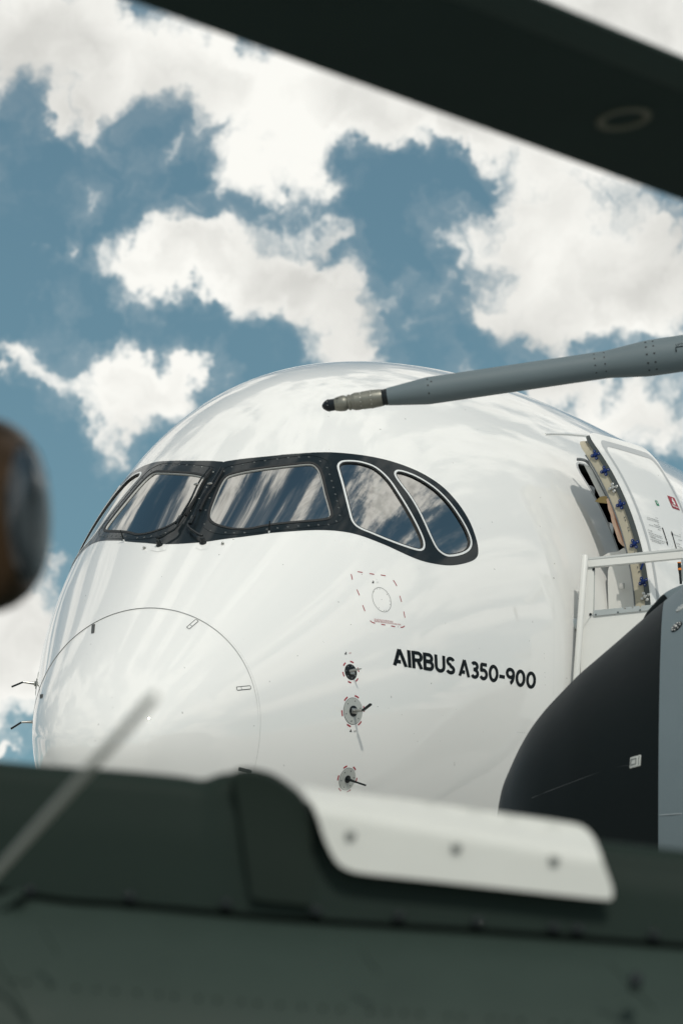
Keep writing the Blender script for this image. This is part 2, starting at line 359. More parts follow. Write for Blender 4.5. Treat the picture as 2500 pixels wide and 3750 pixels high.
def surf(x, phi):
    x = np.asarray(x, float); c, s = np.cos(phi), np.sin(phi); zt, zb, w, zc = spl('zt', x), spl('zb', x), spl('w', x), spl('zc', x)
    return np.stack([x, w * s, zc + c * np.where(c > 0, zt - zc, zc - zb)], -1)
def phi_of(P):
    x = P[..., 0]; zt, zb, w, zc = spl('zt', x), spl('zb', x), spl('w', x), spl('zc', x); dz = P[..., 2] - zc
    return np.arctan2(P[..., 1] / w, dz / np.where(dz > 0, zt - zc, zc - zb))
def seam_warp(x, phi):
    P = surf(x, phi); x2 = x + TILT * (P[..., 2] + .8) * np.exp(-((x - XS) / .3) ** 2)
    return surf(x2, phi)
def put(name, V, F, m, parent, mirror=False, **k):
    """local aircraft coordinates; optionally a second piece mirrored to the other side"""
    o = new_obj(name, l2w(V), [tuple(f)[::-1] for f in F], m, parent, **k); r = [o]      # the local frame is left-handed
    if mirror:
        V2 = np.array(V, float).copy(); V2[:, 1] *= -1; k2 = dict(k)
        if k.get('normals') is not None:
            raise RuntimeError('normals')
        r.append(new_obj(name, l2w(V2), [tuple(f) for f in F], m, parent, **k2))
    return r

ZA, SA = (250, 1550), 1000 / 1568
ZB, SB = (950, 1550), 900 / 1568
ZD, SD = (1150, 2050), 900 / 1568
ZE, SE = (0, 2150), 1100 / 1568
ZC, SC = (1950, 1500), 550 / 1568
PANE_FRONT = z2([(905,305),(960,285),(1040,268),(1150,252),(1300,235),(1385,228),(1420,240),(1445,270),(1462,320),(1480,400),(1500,470),(1512,520),(1505,540),(1480,550),(1420,558),(1300,568),(1200,578),(1120,590),(1060,603),(1000,608),(940,605),(880,592),(835,575),(812,550),(808,525),(815,490),(830,450),(850,400),(875,345)], ZA, SA)
FRAME_FRONT = z2([(895,258),(1000,230),(1150,208),(1300,190),(1400,185),(1480,210),(1500,240),(1520,330),(1550,440),(1580,530),(1575,552),(1540,574),(1440,592),(1259,612),(1100,628),(950,640),(850,635),(800,615),(770,590),(772,560),(800,480),(835,390),(868,310)], ZA, SA)
SIDE_A = z2([(495,275),(510,250),(540,240),(600,240),(660,250),(730,275),(790,320),(840,375),(890,450),(940,530),(985,610),(1020,680),(1045,740),(1052,780),(1045,805),(1025,815),(985,808),(900,780),(800,742),(700,700),(650,680),(610,655),(585,620),(570,570),(550,490),(525,390),(505,320)], ZB, SB)
SIDE_B = z2([(857,322),(865,305),(885,300),(930,310),(1000,338),(1080,385),(1150,440),(1220,515),(1280,600),(1325,680),(1350,750),(1345,795),(1320,822),(1280,840),(1230,850),(1190,848),(1150,825),(1120,790),(1085,720),(1045,630),(1000,540),(950,460),(900,395),(868,350)], ZB, SB)
MASK_TOP = np.vstack([z2([(860,226),(900,220),(1000,205),(1150,190),(1300,175),(1400,169)], ZA, SA), z2([(130,203),(250,192),(380,186),(480,187),(600,197),(720,215),(840,243),(960,285),(1060,333),(1160,400),(1240,480),(1300,560),(1345,640),(1375,720),(1390,780),(1393,830),(1380,860),(1350,880),(1290,898),(1220,907),(1150,902),(1060,885),(980,858),(900,822),(820,785),(740,752),(660,722),(580,700),(500,688),(430,683),(360,682),(280,685),(180,692),(80,700)], ZB, SB), z2([(1100,640),(1000,653),(900,665),(800,680),(740,686)], ZA, SA)])
def inset(loop, d):
    """shrink (d>0) a closed 2-D loop"""
    T = nrm(np.roll(loop, -1, 0) - np.roll(loop, 1, 0)); Nn = np.stack([-T[:, 1], T[:, 0]], 1)
    A = .5 * np.sum(loop[:, 0] * np.roll(loop[:, 1], -1) - np.roll(loop[:, 0], -1) * loop[:, 1])
    return loop + Nn * (d if A > 0 else -d)
def loop3(px, n=90): return hit(resample(catmull(px, 5), n))
def tphi(P): return np.stack([np.sqrt(P[:, 0]), phi_of(P) * .5], 1)         # domain for triangulation
def from_tphi(q): return surf(q[:, 0] ** 2, q[:, 1] * 2)

airliner = thing('airliner', 'glossy white wide-body airliner nose with black cockpit window mask', 'airplane', tuple((TIP * np.array([1, 1, 0]) + AFT * 5)))
DOOR_X0, DOOR_X1, DOOR_Z0, DOOR_Z1 = 5.90, 7.0, -.72, 1.86
def door_loop():
    """opening in local (x, z), rounded corners"""
    r = .16; pts = []
    for cx, cz, a0 in ((DOOR_X0 + r, DOOR_Z0 + r, math.pi), (DOOR_X1 - r, DOOR_Z0 + r, 1.5 * math.pi), (DOOR_X1 - r, DOOR_Z1 - r, 0), (DOOR_X0 + r, DOOR_Z1 - r, .5 * math.pi)):
        for k in range(9): a = a0 + k / 8 * math.pi / 2; pts.append((cx + r * math.cos(a), cz + r * math.sin(a)))
    P = resample(np.array(pts), 120); x, zz = P[:, 0], P[:, 1]
    h = np.where(zz > spl('zc', x), spl('zt', x) - spl('zc', x), spl('zc', x) - spl('zb', x)); y = spl('w', x) * np.sqrt(np.maximum(0, 1 - ((zz - spl('zc', x)) / h) ** 2))
    return np.stack([x, y, zz], 1)
def build_fuselage():
    G = .0015
    holes = [tphi(loop3(PANE_FRONT)), tphi(loop3(inset(resample(catmull(SIDE_A, 5), 90), 7))), tphi(loop3(inset(resample(catmull(SIDE_B, 5), 90), 7)))]
    dl = tphi(door_loop())
    V = []; F = []; NX, NP = 110, 89
    ts = np.linspace(math.sqrt(XS), 3.0, NX); ps = np.linspace(0, math.pi, NP) * .5
    for side in (1, -1):
        L = holes + ([dl] if side == 1 else [])
        g = np.array([(a, b) for a in ts for b in ps])
        ok = np.ones(len(g), bool); sp_ = .012
        for l in L:
            near = (g[:, 0] > l[:, 0].min() - .05) & (g[:, 0] < l[:, 0].max() + .05) & (g[:, 1] > l[:, 1].min() - .05) & (g[:, 1] < l[:, 1].max() + .05)
            idx = np.where(near)[0]; ok[idx] &= dist_to_loop(g[idx], l) > .004
        q, tri = cdt(g[ok], L)
        cen = np.array([q[t].mean(0) for t in tri]); kill = np.zeros(len(tri), bool)
        for l in L: kill |= in_poly(cen, l)
        x = q[:, 0] ** 2; P = seam_warp(x, q[:, 1] * 2)
        P[:, 0] += np.where(np.abs(q[:, 0] - ts[0]) < 1e-6, G, 0)
        P[:, 1] *= side; b = len(V); V += list(P)
        # orientation: outwards
        for t, k in zip(tri, kill):
            if k: continue
            a, c, d = P[t[0]], P[t[1]], P[t[2]]; nn = np.cross(c - a, d - a); outd = np.array([-.05, P[t[0]][1], P[t[0]][2] + .1])
            F.append(tuple(b + i for i in (t if nn @ outd > 0 else t[::-1])))
    # aft body: constant section and tail cone
    xs = list(np.linspace(9.0, 44, 36)) + list(np.linspace(45.5, 66, 22)); n2 = 2 * (NP - 1); ph = np.linspace(0, 2 * math.pi, n2, endpoint=False); b = len(V)
    for x in xs:
        P = surf(np.full(n2, min(x, 11.0)), ph); k = 0 if x < 44 else (x - 44) / 22.0; s = 1 - .93 * k ** 1.5
        P[:, 0] = x; P[:, 1] *= s; P[:, 2] = P[:, 2] * s + 1.6 * k ** 1.3; V += list(P)
    for i in range(len(xs) - 1):
        for k in range(n2): F.append((b + i * n2 + k, b + (i + 1) * n2 + k, b + (i + 1) * n2 + (k + 1) % n2, b + i * n2 + (k + 1) % n2))
    F = [f for f in F]
    V = np.array(V); nr = grad(np.minimum(V, np.array([10.9, 99, 99]))); far = V[:, 0] > 44
    nr[far] = nrm(np.stack([0 * V[far, 0], V[far, 1], V[far, 2]], 1)); 
    # make the aft faces face outwards
    W = []
    for f in F:
        a, c, d = V[f[0]], V[f[1]], V[f[2]]
        W.append(f if np.cross(c - a, d - a) @ nr[f[0]] > 0 else f[::-1])
    put('fuselage', V, W, PAINT, airliner, normals=l2wd(nr))
    # radome: its own shell, a narrow gap before the fuselage
    ts = np.concatenate([np.linspace(.004, .3, 26)[:-1], np.linspace(.3, math.sqrt(XS), 60)]); V = [surf(np.array([1e-9]), np.array([0.0]))[0]]; F = []; n = 160; ph = np.linspace(0, 2 * math.pi, n, endpoint=False)
    for i, t in enumerate(ts):
        P = seam_warp(np.full(n, t * t), ph); P[:, 0] -= G if i == len(ts) - 1 else 0; V += list(P)
    F = [(0, 1 + (k + 1) % n, 1 + k) for k in range(n)]
    for i in range(len(ts) - 1):
        for k in range(n): F.append((1 + i * n + k, 1 + i * n + (k + 1) % n, 1 + (i + 1) * n + (k + 1) % n, 1 + (i + 1) * n + k))
    V = np.array(V); nr = grad(V); nr[0] = (-1, 0, 0); W = []
    for f in F:
        a, c, d = V[f[0]], V[f[1]], V[f[2]]; W.append(f if np.cross(c - a, d - a) @ nr[f[1]] > 0 else f[::-1])
    rad = put('radome', V, W, PAINT, airliner, normals=l2wd(nr))[0]
    # dark backing in the gap
    P0 = seam_warp(np.full(n, XS), ph); Nn = grad(P0); A = P0 - .012 * Nn; A[:, 0] -= .03; B2 = P0 - .012 * Nn; B2[:, 0] += .03
    put('seam_gap', np.vstack([A, B2]), [(k, (k + 1) % n, n + (k + 1) % n, n + k) for k in range(n)], mat('radome_gap_grey', (.30, .31, .31), .7), rad)
    return rad
radome = build_fuselage()

def patch_px(name, px, m, parent, off=.002, holes=(), step=10, fn=Fs, mirror=False, n=110, smooth_in=True, label=None, spline=True):
    """a skin that lies on the fuselage surface; outline given in photograph pixels, pushed onto the 3-D surface"""
    L = resample(catmull(px, 5), n) if spline else resample(np.asarray(px, float), n)
    H = list(holes); g = np.array([(a, b) for a in np.arange(L[:, 0].min(), L[:, 0].max(), step) for b in np.arange(L[:, 1].min(), L[:, 1].max(), step)]).reshape(-1, 2)
    k = in_poly(g, L) & (dist_to_loop(g, L) > step * .35) if len(g) else np.zeros(0, bool)
    for h in H: k &= ~in_poly(g, h) & (dist_to_loop(g, h) > step * .35)
    q, tri = cdt(g[k], [L] + H); cen = np.array([q[t].mean(0) for t in tri]); keep = in_poly(cen, L)
    for h in H: keep &= ~in_poly(cen, h)
    P = hit(q, fn); Nn = grad(P, fn); P = P + off * Nn; T = [t for t, kk in zip(tri, keep) if kk]
    F = [tuple(t) if np.cross(P[t[1]] - P[t[0]], P[t[2]] - P[t[0]]) @ Nn[t[0]] > 0 else tuple(t[::-1]) for t in T]
    r = [new_obj(name, l2w(P), [f[::-1] for f in F], m, parent, normals=l2wd(Nn), label=label)]
    if mirror:
        P2 = P.copy(); P2[:, 1] *= -1; N2 = Nn.copy(); N2[:, 1] *= -1
        r.append(new_obj(name, l2w(P2), F, m, parent, normals=l2wd(N2)))
    return r
def ring3(P, Nn, w_in, w_out, h0, h1, closed=True, flip=False):
    """raised band that follows a closed 3-D loop; (in/out along the surface, bottom/top heights)"""
    n = len(P); T = nrm(np.roll(P, -1, 0) - np.roll(P, 1, 0)); S_ = np.cross(T, Nn); c = P.mean(0)
    if np.sum(np.einsum('ij,ij->i', S_, P - c)) < 0: S_ = -S_
    rows = [P + S_ * w_in + Nn * h0, P + S_ * w_in + Nn * h1, P + S_ * w_out + Nn * h1, P + S_ * w_out + Nn * h0]
    V = np.vstack(rows); F = []
    for r in range(3):
        for k in range(n if closed else n - 1): F.append((r * n + k, r * n + (k + 1) % n, (r + 1) * n + (k + 1) % n, (r + 1) * n + k))
    a = V[F[n if closed else n - 1][0]]; f = F[n if closed else n - 1]
    if np.cross(V[f[1]] - V[f[0]], V[f[2]] - V[f[0]]) @ Nn[0] < 0: F = [q[::-1] for q in F]
    return V, F
SCREW = None
def screw_mesh():
    mb = MB(); mb.lathe((0, 0, 0), (0, 0, 1), [(-.002, .0095), (.0015, .0095), (.0035, .007), (.0035, .0035), (.0015, .003)], 10, False, True)
    me = bpy.data.meshes.new('screw'); me.from_pydata([tuple(v) for v in mb.V], [], mb.F); me.update(); me.materials.append(SCREWM)
    return me
SCREW = screw_mesh()
def place(me, name, parent, W, Nw, s=1.0):
    o = bpy.data.objects.new(name, me); C.objects.link(o); o.parent = parent
    o.location = Vector(W) - Vector(root_of(parent).location); o.rotation_mode = 'QUATERNION'; o.rotation_quaternion = Vector(Nw).to_track_quat('Z', 'Y'); o.scale = (s, s, s)
    return o
def build_cockpit():
    # the black mask follows the skin from the centre line to the aft tip and is mirrored
    a = hit(MASK_TOP[:1])[0]; b = hit(MASK_TOP[-1:])[0]
    xt, xb = a[0], b[0]
    # centre-line pixels between the two ends
    xsn = np.linspace(xb - .015, xt + .01, 14); cl = np.stack([xsn, 0 * xsn, spl('zt', xsn)], 1); W = l2w(cl) - C0
    dd = W @ FW; clp = np.stack([1250 + FPX * (W @ RT) / dd, 1875 - FPX * (W @ UP) / dd], 1)
    top = catmull(MASK_TOP, 5, closed=False)
    top = top[(top[:, 0] > clp[-1, 0] + 3) | (top[:, 1] > 1800)]; top = top[(top[:, 0] > clp[0, 0] + 3) | (top[:, 1] < 1800)]
    outline = np.vstack([top, clp])
    fr = resample(catmull(PANE_FRONT, 5), 90); sa = inset(resample(catmull(SIDE_A, 5), 90), 7); sb = inset(resample(catmull(SIDE_B, 5), 90), 7)
    mk = patch_px('window_mask', outline, MASK, airliner, off=.0018, holes=[fr, sa, sb], step=12, n=360, mirror=True, spline=False)
    for s in (1, -1):
        def M3(P): P = np.array(P, float).copy(); P[..., 1] *= s; return P
        root = mk[0] if s == 1 else mk[1]
        # bolted frame of the front pane: a plate a few mm proud
        fo = hit(resample(catmull(FRAME_FRONT, 5), 120)); fi = hit(resample(catmull(inset(fr, -9), 1), 120)); Nf = grad(fo)
        V, F = ring3(M3(fo), M3(Nf), -.006, .0, .0, .0045)
        frame = put('window_frame', V, F, MASK, airliner, angle=40)[0]
        # plate between: ring patch
        # rubber seal, bright inner bead, glass
        lp = hit(fr); Nn = grad(lp)
        V, F = ring3(M3(lp), M3(Nn), -.010, .013, -.012, .006); put('pane_seal', V, F, RUBBER, frame, angle=40)
        V, F = ring3(M3(lp), M3(Nn), -.0155, -.0095, -.016, -.003); put('inner_bead', V, F, mat('inner_bead_grey', (.48, .49, .48), .4), frame, angle=40)
        for nm, lo in (('side_window', SIDE_A), ('side_window', SIDE_B)):
            so = resample(catmull(lo, 5), 110); l3 = hit(so); N3 = grad(l3)
            V, F = ring3(M3(l3), M3(N3), -.016, .002, -.01, .006); rim = put('window_rim', V, F, RIM, airliner, angle=40)[0]
            V, F = ring3(M3(l3), M3(N3), -.026, -.0165, -.03, .003); put('pane_seal', V, F, RUBBER, rim, angle=40)
            si = inset(so, 7); P, T = pane_mesh(si); put('pane', M3(P), T if s == 1 else [t[::-1] for t in T], GLASS, rim)
        P, T = pane_mesh(fr); put('pane', M3(P), T if s == 1 else [t[::-1] for t in T], GLASS, frame)
        sc = np.vstack([z2([(113,230),(183,222),(252,217),(315,217),(387,243),(430,284),(447,327),(460,369),(471,411),(483,454),(494,497),(505,540),(511,589),(489,626),(439,648),(375,650),(312,654),(247,657),(181,663),(115,670),(47,678)], ZB, SB),
                        z2([(1130,216),(1068,226),(1003,238),(940,252),(893,277),(1012,629),(952,631),(903,628),(815,618),(782,580),(790,500),(812,430),(838,365)], ZA, SA)])
        P = M3(hit(sc)); Nn = M3(grad(hit(sc)))
        for p, q in zip(P, Nn): place(SCREW, 'screw', frame, l2w(p + .002 * q), l2wd(q))
def pane_mesh(L, off=-.011):
    L = inset(L, -4); step = 16; g = np.array([(a, b) for a in np.arange(L[:, 0].min(), L[:, 0].max(), step) for b in np.arange(L[:, 1].min(), L[:, 1].max(), step)])
    k = in_poly(g, L) & (dist_to_loop(g, L) > 5); q, tri = cdt(g[k], [L]); cen = np.array([q[t].mean(0) for t in tri]); keep = in_poly(cen, L)
    P = hit(q); Nn = grad(P); P = P + off * Nn
    return P, [tuple(t) if np.cross(P[t[1]] - P[t[0]], P[t[2]] - P[t[0]]) @ Nn[t[0]] > 0 else tuple(t[::-1]) for t, kk in zip(tri, keep) if kk]
build_cockpit()

# ---------------------------------------------------------------- airliner: wipers, pins, cockpit interior
WZ, WS = (540, 1650), 320 / 1568
def on_skin(px, off):
    P = hit(np.atleast_2d(px)); N_ = grad(P); return P + np.asarray(off, float).reshape(-1, 1) * N_, N_
def tube_l(pts, r, n=8): mb = MB(); mb.tube(l2w(pts), r, n); return mb
def build_wipers():
    for arm, blade, block, base in (
        ([(1005,1610),(940,1590),(850,1530),(775,1470),(755,1400),(790,1340)], [(850,1290),(935,1050),(1030,850),(1120,720),(1200,600),(1340,350)], [(790,1390),(855,1260)], (1000,1660)),
        ([(205,1650),(290,1630),(400,1560),(500,1500),(560,1430),(585,1350)], [(600,1330),(690,1160),(800,960),(915,700),(1010,530),(1135,360)], [(560,1380),(630,1260)], (225,1700))):
        b, N_ = on_skin(z2([base], WZ, WS), .0); mb = MB(); mb.lathe(l2w(b[0]), l2wd(N_[0]), [(-.01, .03), (.012, .03), (.016, .021), (.05, .02), (.058, .012)], 18)
        w = mb.build('wiper', BLACK, airliner)
        P, _ = on_skin(z2(arm, WZ, WS), np.linspace(.045, .045, len(arm))); tb = tube_l(catmull(P, 5, False), .010, 8); tb.build('wiper_arm', BLACK, w)
        P, Nb = on_skin(z2(block, WZ, WS), .045); T = P[1] - P[0]; L = np.linalg.norm(T); T = T / L; S_ = np.cross(T, Nb[0]); mb = MB(); mb.box(l2w(P.mean(0)), l2wd(T * L * .55), l2wd(S_ * .017), l2wd(Nb[0] * .012), bev=.004); mb.build('arm_joint', BLACK, w)
        P, _ = on_skin(z2(blade, WZ, WS), np.linspace(.05, .03, len(blade))); Q = catmull(P, 5, False); tube_l(Q, np.linspace(.012, .006, len(Q)), 8).build('wiper_spine', BLACK, w)
        off = np.array([0, .022, 0]) * (1 if arm[0][0] > 500 else -1)
        P, _ = on_skin(z2(blade, WZ, WS) + np.array([8, 2]), np.full(len(blade), .022)); Q = catmull(P, 5, False); tube_l(Q[4:], np.linspace(.011, .008, len(Q) - 4), 6).build('wiper_blade', RUBBER, w)
        p, N2 = on_skin(z2([(1150, 690) if arm[0][0] > 500 else (915, 700)], WZ, WS), .055); mb = MB(); T2 = nrm(Q[-1] - Q[0]); S2 = np.cross(T2, N2[0]); mb.tube(l2w(np.array([p[0] - S2 * .022, p[0], p[0] + S2 * .022])), [.007, .013, .007], 8); mb.build('blade_clip', STEEL, w)
    # two flat panel outlines under the wiper feet are fairing plates
    for q in ([(870,1750),(940,1660),(1060,1640),(1120,1660),(1080,1764),(960,1790)], [(60,1790),(150,1690),(280,1680),(370,1690),(330,1790),(190,1820)]):
        patch_px('wiper_plate', z2(q, WZ, WS), PAINT, airliner, off=.0022, step=9, n=50, spline=False)
    # standing pins and rain-repellent nozzles
    for top, bot in (((1156, 568), (1152, 630)), ((290, 617), (322, 680))):
        b, N_ = on_skin(z2([bot], ZA, SA), 0.0); c0 = np.array([0, 0, .0])
        d = l2w(b[0]); n3 = l2wd(N_[0]); dirw = nrm(n3 * .55 + np.array([0, 0, 1.0]) * .55)
        mb = MB(); mb.tube([d, d + dirw * .02], .0075, 8); pin = mb.build('ice_probe', RIM, airliner)
        mb = MB(); mb.tube([d + dirw * .02, d + dirw * .105], [.0065, .005], 8); mb.build('probe_rod', BLACK, pin)
    for q in ((440, 720), (887, 695)):
        b, N_ = on_skin(z2([q], ZA, SA), 0.0); mb = MB(); mb.lathe(l2w(b[0]), l2wd(N_[0]), [(-.004, .013), (.012, .013), (.02, .009), (.024, .004)], 14); mb.build('spray_nozzle', STEEL, airliner)
build_wipers()
def build_interior():
    dark = mat('cockpit_dark_trim', (.018, .022, .024), .7); grey = mat('cockpit_panel_grey', (.09, .10, .105), .6); lite = mat('cockpit_sill_cream', (.42, .42, .38), .6); vis = mat('sun_visor_white', (.62, .62, .58), .7)
    def lb(name, c, hx, hy, hz, m, bev=.03, rot=None):
        ax, ay, az = np.diag([hx, hy, hz]); mb = MB(); mb.box(l2w(np.array(c)), l2wd(ax), l2wd(ay), l2wd(az), bev=bev); return mb.build(name, m, airliner)
    lb('glareshield', (2.72, 0, .60), .38, .95, .05, dark); lb('instrument_panel', (2.95, 0, .30), .05, .95, .28, grey)
    for s in (1, -1):
        lb('pilot_seat', (3.62, s * .55, .15), .26, .25, .07, dark, .04); lb('seat_back', (3.88, s * .55, .62), .07, .25, .46, dark, .05); lb('headrest', (3.86, s * .55, 1.12), .05, .13, .09, dark, .03)
        lb('window_sill', (3.1, s * 1.28, .60), .55, .05, .035, lite, .015)
        lb('sun_visor', (3.25, s * 1.18, 1.12), .22, .012, .15, vis, .008)
    lb('cockpit_floor', (3.6, 0, -.35), 1.3, 1.2, .03, dark, .01); lb('overhead_panel', (3.35, 0, 1.62), .35, .4, .03, grey, .01)
    lb('cockpit_bulkhead', (4.75, 0, .6), .03, 1.75, 1.05, grey, .01)
build_interior()

# ---------------------------------------------------------------- airliner: markings, probes
def seg_px(name, P, wid, m, parent, off=.0018, fn=Fs, n=None, closed=False):
    """painted line on the skin: pixel polyline, width in metres"""
    P = np.asarray(P, float); Q = resample(P, n or max(3, int(np.linalg.norm(np.diff(P, axis=0), axis=1).sum() / 6)), closed)
    H = hit(Q, fn); Nn = grad(H, fn); H = H + Nn * off; T = nrm(np.gradient(H, axis=0)) if not closed else nrm(np.roll(H, -1, 0) - np.roll(H, 1, 0)); S_ = np.cross(Nn, T) * wid / 2
    V = np.vstack([H - S_, H + S_]); k = len(H); F = [(i, (i + 1) % k, k + (i + 1) % k, k + i) for i in range(k if closed else k - 1)]
    if np.cross(V[F[0][1]] - V[F[0][0]], V[F[0][2]] - V[F[0][0]]) @ Nn[0] < 0: F = [f[::-1] for f in F]
    return V, F, Nn
def lines_px(name, lines, wid, m, parent, off=.0018, fn=Fs, closed=False):
    VV, FF = [], []
    for l in lines:
        V, F, _ = seg_px(name, l, wid, m, parent, off, fn, closed=closed); b = len(VV); VV += list(V); FF += [tuple(i + b for i in f) for f in F]
    return put(name, np.array(VV), FF, m, parent)[0]
def frame_at(px, fn=Fs):
    P = hit(np.atleast_2d(px), fn)[0]; n = grad(P[None], fn)[0]; t1 = nrm(np.array([1.0, 0, 0]) - n * n[0]); t2 = np.cross(t1, n)
    if t2[2] < 0: t2 = -t2
    return P, n, t1, t2
def disc_local(P, n, t1, t2, r0, r1, off, nseg=36, a0=0, a1=2 * math.pi, rim=.004):
    """flat annulus draped on the skin with a small standing rim"""
    full = abs(a1 - a0 - 2 * math.pi) < 1e-6; k = nseg if full else nseg + 1
    a = np.linspace(a0, a1, nseg + 1)[:k]; c = np.cos(a)[:, None] * t1 + np.sin(a)[:, None] * t2
    A, _ = snap(P + c * r0, off); B, _ = snap(P + c * r1, off); D, _ = snap(P + c * r1, -.002)
    V = np.vstack([A, B, D]); F = []
    for i in range(nseg):
        j = (i + 1) % k; F += [(i, j, k + j, k + i), (k + i, k + j, 2 * k + j, 2 * k + i)]
    f = F[0]
    if np.cross(V[f[1]] - V[f[0]], V[f[2]] - V[f[0]]) @ n < 0: F = [q[::-1] for q in F]
    return V, F
SMALLDOT = None
def text_tris(txt, bold=0.0):
    cu = bpy.data.curves.new('t', 'FONT'); cu.body = txt; cu.size = 1.0; cu.resolution_u = 2; cu.offset = bold
    o = bpy.data.objects.new('t', cu); C.objects.link(o); dg = bpy.context.evaluated_depsgraph_get(); me = o.evaluated_get(dg).to_mesh()
    V = np.array([v.co[:2] for v in me.vertices]); F = [tuple(p.vertices) for p in me.polygons]
    bpy.data.objects.remove(o); bpy.data.curves.remove(cu); return V, F
def text_px(name, txt, quad, m, parent, fn=Fs, off=.003, bold=0.0):
    """flat print: a word fitted into a quad (bottom-left, bottom-right, top-right, top-left) on a surface"""
    V, F = text_tris(txt, bold); lo, hi = V.min(0), V.max(0); u = ((V - lo) / np.maximum(hi - lo, 1e-6)); q = np.asarray(quad, float)
    px = ((1 - u[:, :1]) * (1 - u[:, 1:]) * q[0] + u[:, :1] * (1 - u[:, 1:]) * q[1] + u[:, :1] * u[:, 1:] * q[2] + (1 - u[:, :1]) * u[:, 1:] * q[3])
    P = hit(px, fn); P = P + grad(P, fn) * off
    return put(name, P, F, m, parent, smooth=False)[0]

GLY = {  # strokes on a unit-high box: list of polylines, and the advance width
 'I': ([[(.09, 0), (.09, 1)]], .18),
 '-': ([[(.0, .40), (.42, .40)]], .42)}
def arc(cx, cy, rx, ry, a0, a1, n=22): return [(cx + rx * math.cos(math.radians(a0 + (a1 - a0) * i / n)), cy + ry * math.sin(math.radians(a0 + (a1 - a0) * i / n))) for i in range(n + 1)]
h_ = .09
GLY['A'] = ([[(.06, 0), (.40, .97)], [(.40, .97), (.74, 0)], [(.20, .26), (.44, .26)]], .80)
GLY['R'] = ([[(h_, 0), (h_, 1)], [(h_, 1 - h_)] + arc(.38, .70, .20, .21, 90, -90) + [(h_, .49)], [(.34, .50), (.58, 0)]], .64)
GLY['B'] = ([[(h_, 0), (h_, 1)], [(h_, 1 - h_)] + arc(.36, .72, .19, .19, 90, -90) + [(h_, .53)], [(h_, .51)] + arc(.38, .30, .21, .21, 90, -90) + [(h_, h_)]], .68)
GLY['U'] = ([[(h_, 1), (h_, .36)] + arc(.36, .36, .27, .27, 180, 360) + [(.63, 1)]], .72)
GLY['S'] = ([arc(.32, .73, .22, .18, 20, 260, 18) + arc(.30, .27, .24, .18, 80, -160, 18)], .62)
GLY['3'] = ([arc(.30, .73, .20, .18, 150, -90, 16), arc(.30, .30, .23, .21, 90, -150, 18), [(.20, .53), (.32, .53)]], .60)
GLY['5'] = ([[(.54, 1 - h_), (.14, 1 - h_), (.11, .55)] + arc(.29, .34, .24, .25, 118, -150, 22)], .62)
GLY['0'] = ([arc(.36, .5, .27, .41, 0, 360, 40)], .72)
GLY['9'] = ([arc(.33, .68, .24, .23, 0, 360, 34), [(.57, .68)] + arc(.27, .62, .30, .53, 0, -75, 16)], .66)
def build_lettering():
    base = hit(np.array([(1440, 2436), (1958, 2525)], float)); zb0 = base[:, 2].mean(); xa, xb = base[0, 0], base[1, 0]; H = .147
    txt = 'AIRBUS A350-900'; gap = .075; adv = 0; lay = []
    for ch in txt:
        if ch == ' ': adv += .22; continue
        lay.append((ch, adv)); adv += GLY[ch][1] + gap
    tot = adv - gap; sc = (xb - xa) / tot; lab = None
    for i, (ch, a) in enumerate(lay):
        VV, FF = [], []
        for si, st in enumerate(GLY[ch][0]):
            Q = np.array(st, float); Q = resample(Q, max(6, len(Q) + 6), False) if len(st) > 2 else resample(Q, 8, False)
            wd = .205; T = nrm(np.gradient(Q, axis=0)); S_ = np.stack([-T[:, 1], T[:, 0]], 1) * wd / 2
            for sgn in (-1, 1):
                pass
            E2 = np.vstack([Q - S_, Q + S_]); E2[:, 1] = np.clip(E2[:, 1], -.01, 1.01)
            x = xa + (a + E2[:, 0]) * sc; zz = zb0 + E2[:, 1] * H
            h = np.where(zz > spl('zc', x), spl('zt', x) - spl('zc', x), spl('zc', x) - spl('zb', x)); y = spl('w', x) * np.sqrt(1 - ((zz - spl('zc', x)) / h) ** 2)
            P = np.stack([x, y, zz], 1); P = P + grad(P) * (.002 + .0006 * si); k = len(Q); b = len(VV); VV += list(P)
            FF += [(b + j, b + k + j, b + k + j + 1, b + j + 1) for j in range(k - 1)]
        o = put('letter', np.array(VV), FF, INK, airliner)[0]
build_lettering()

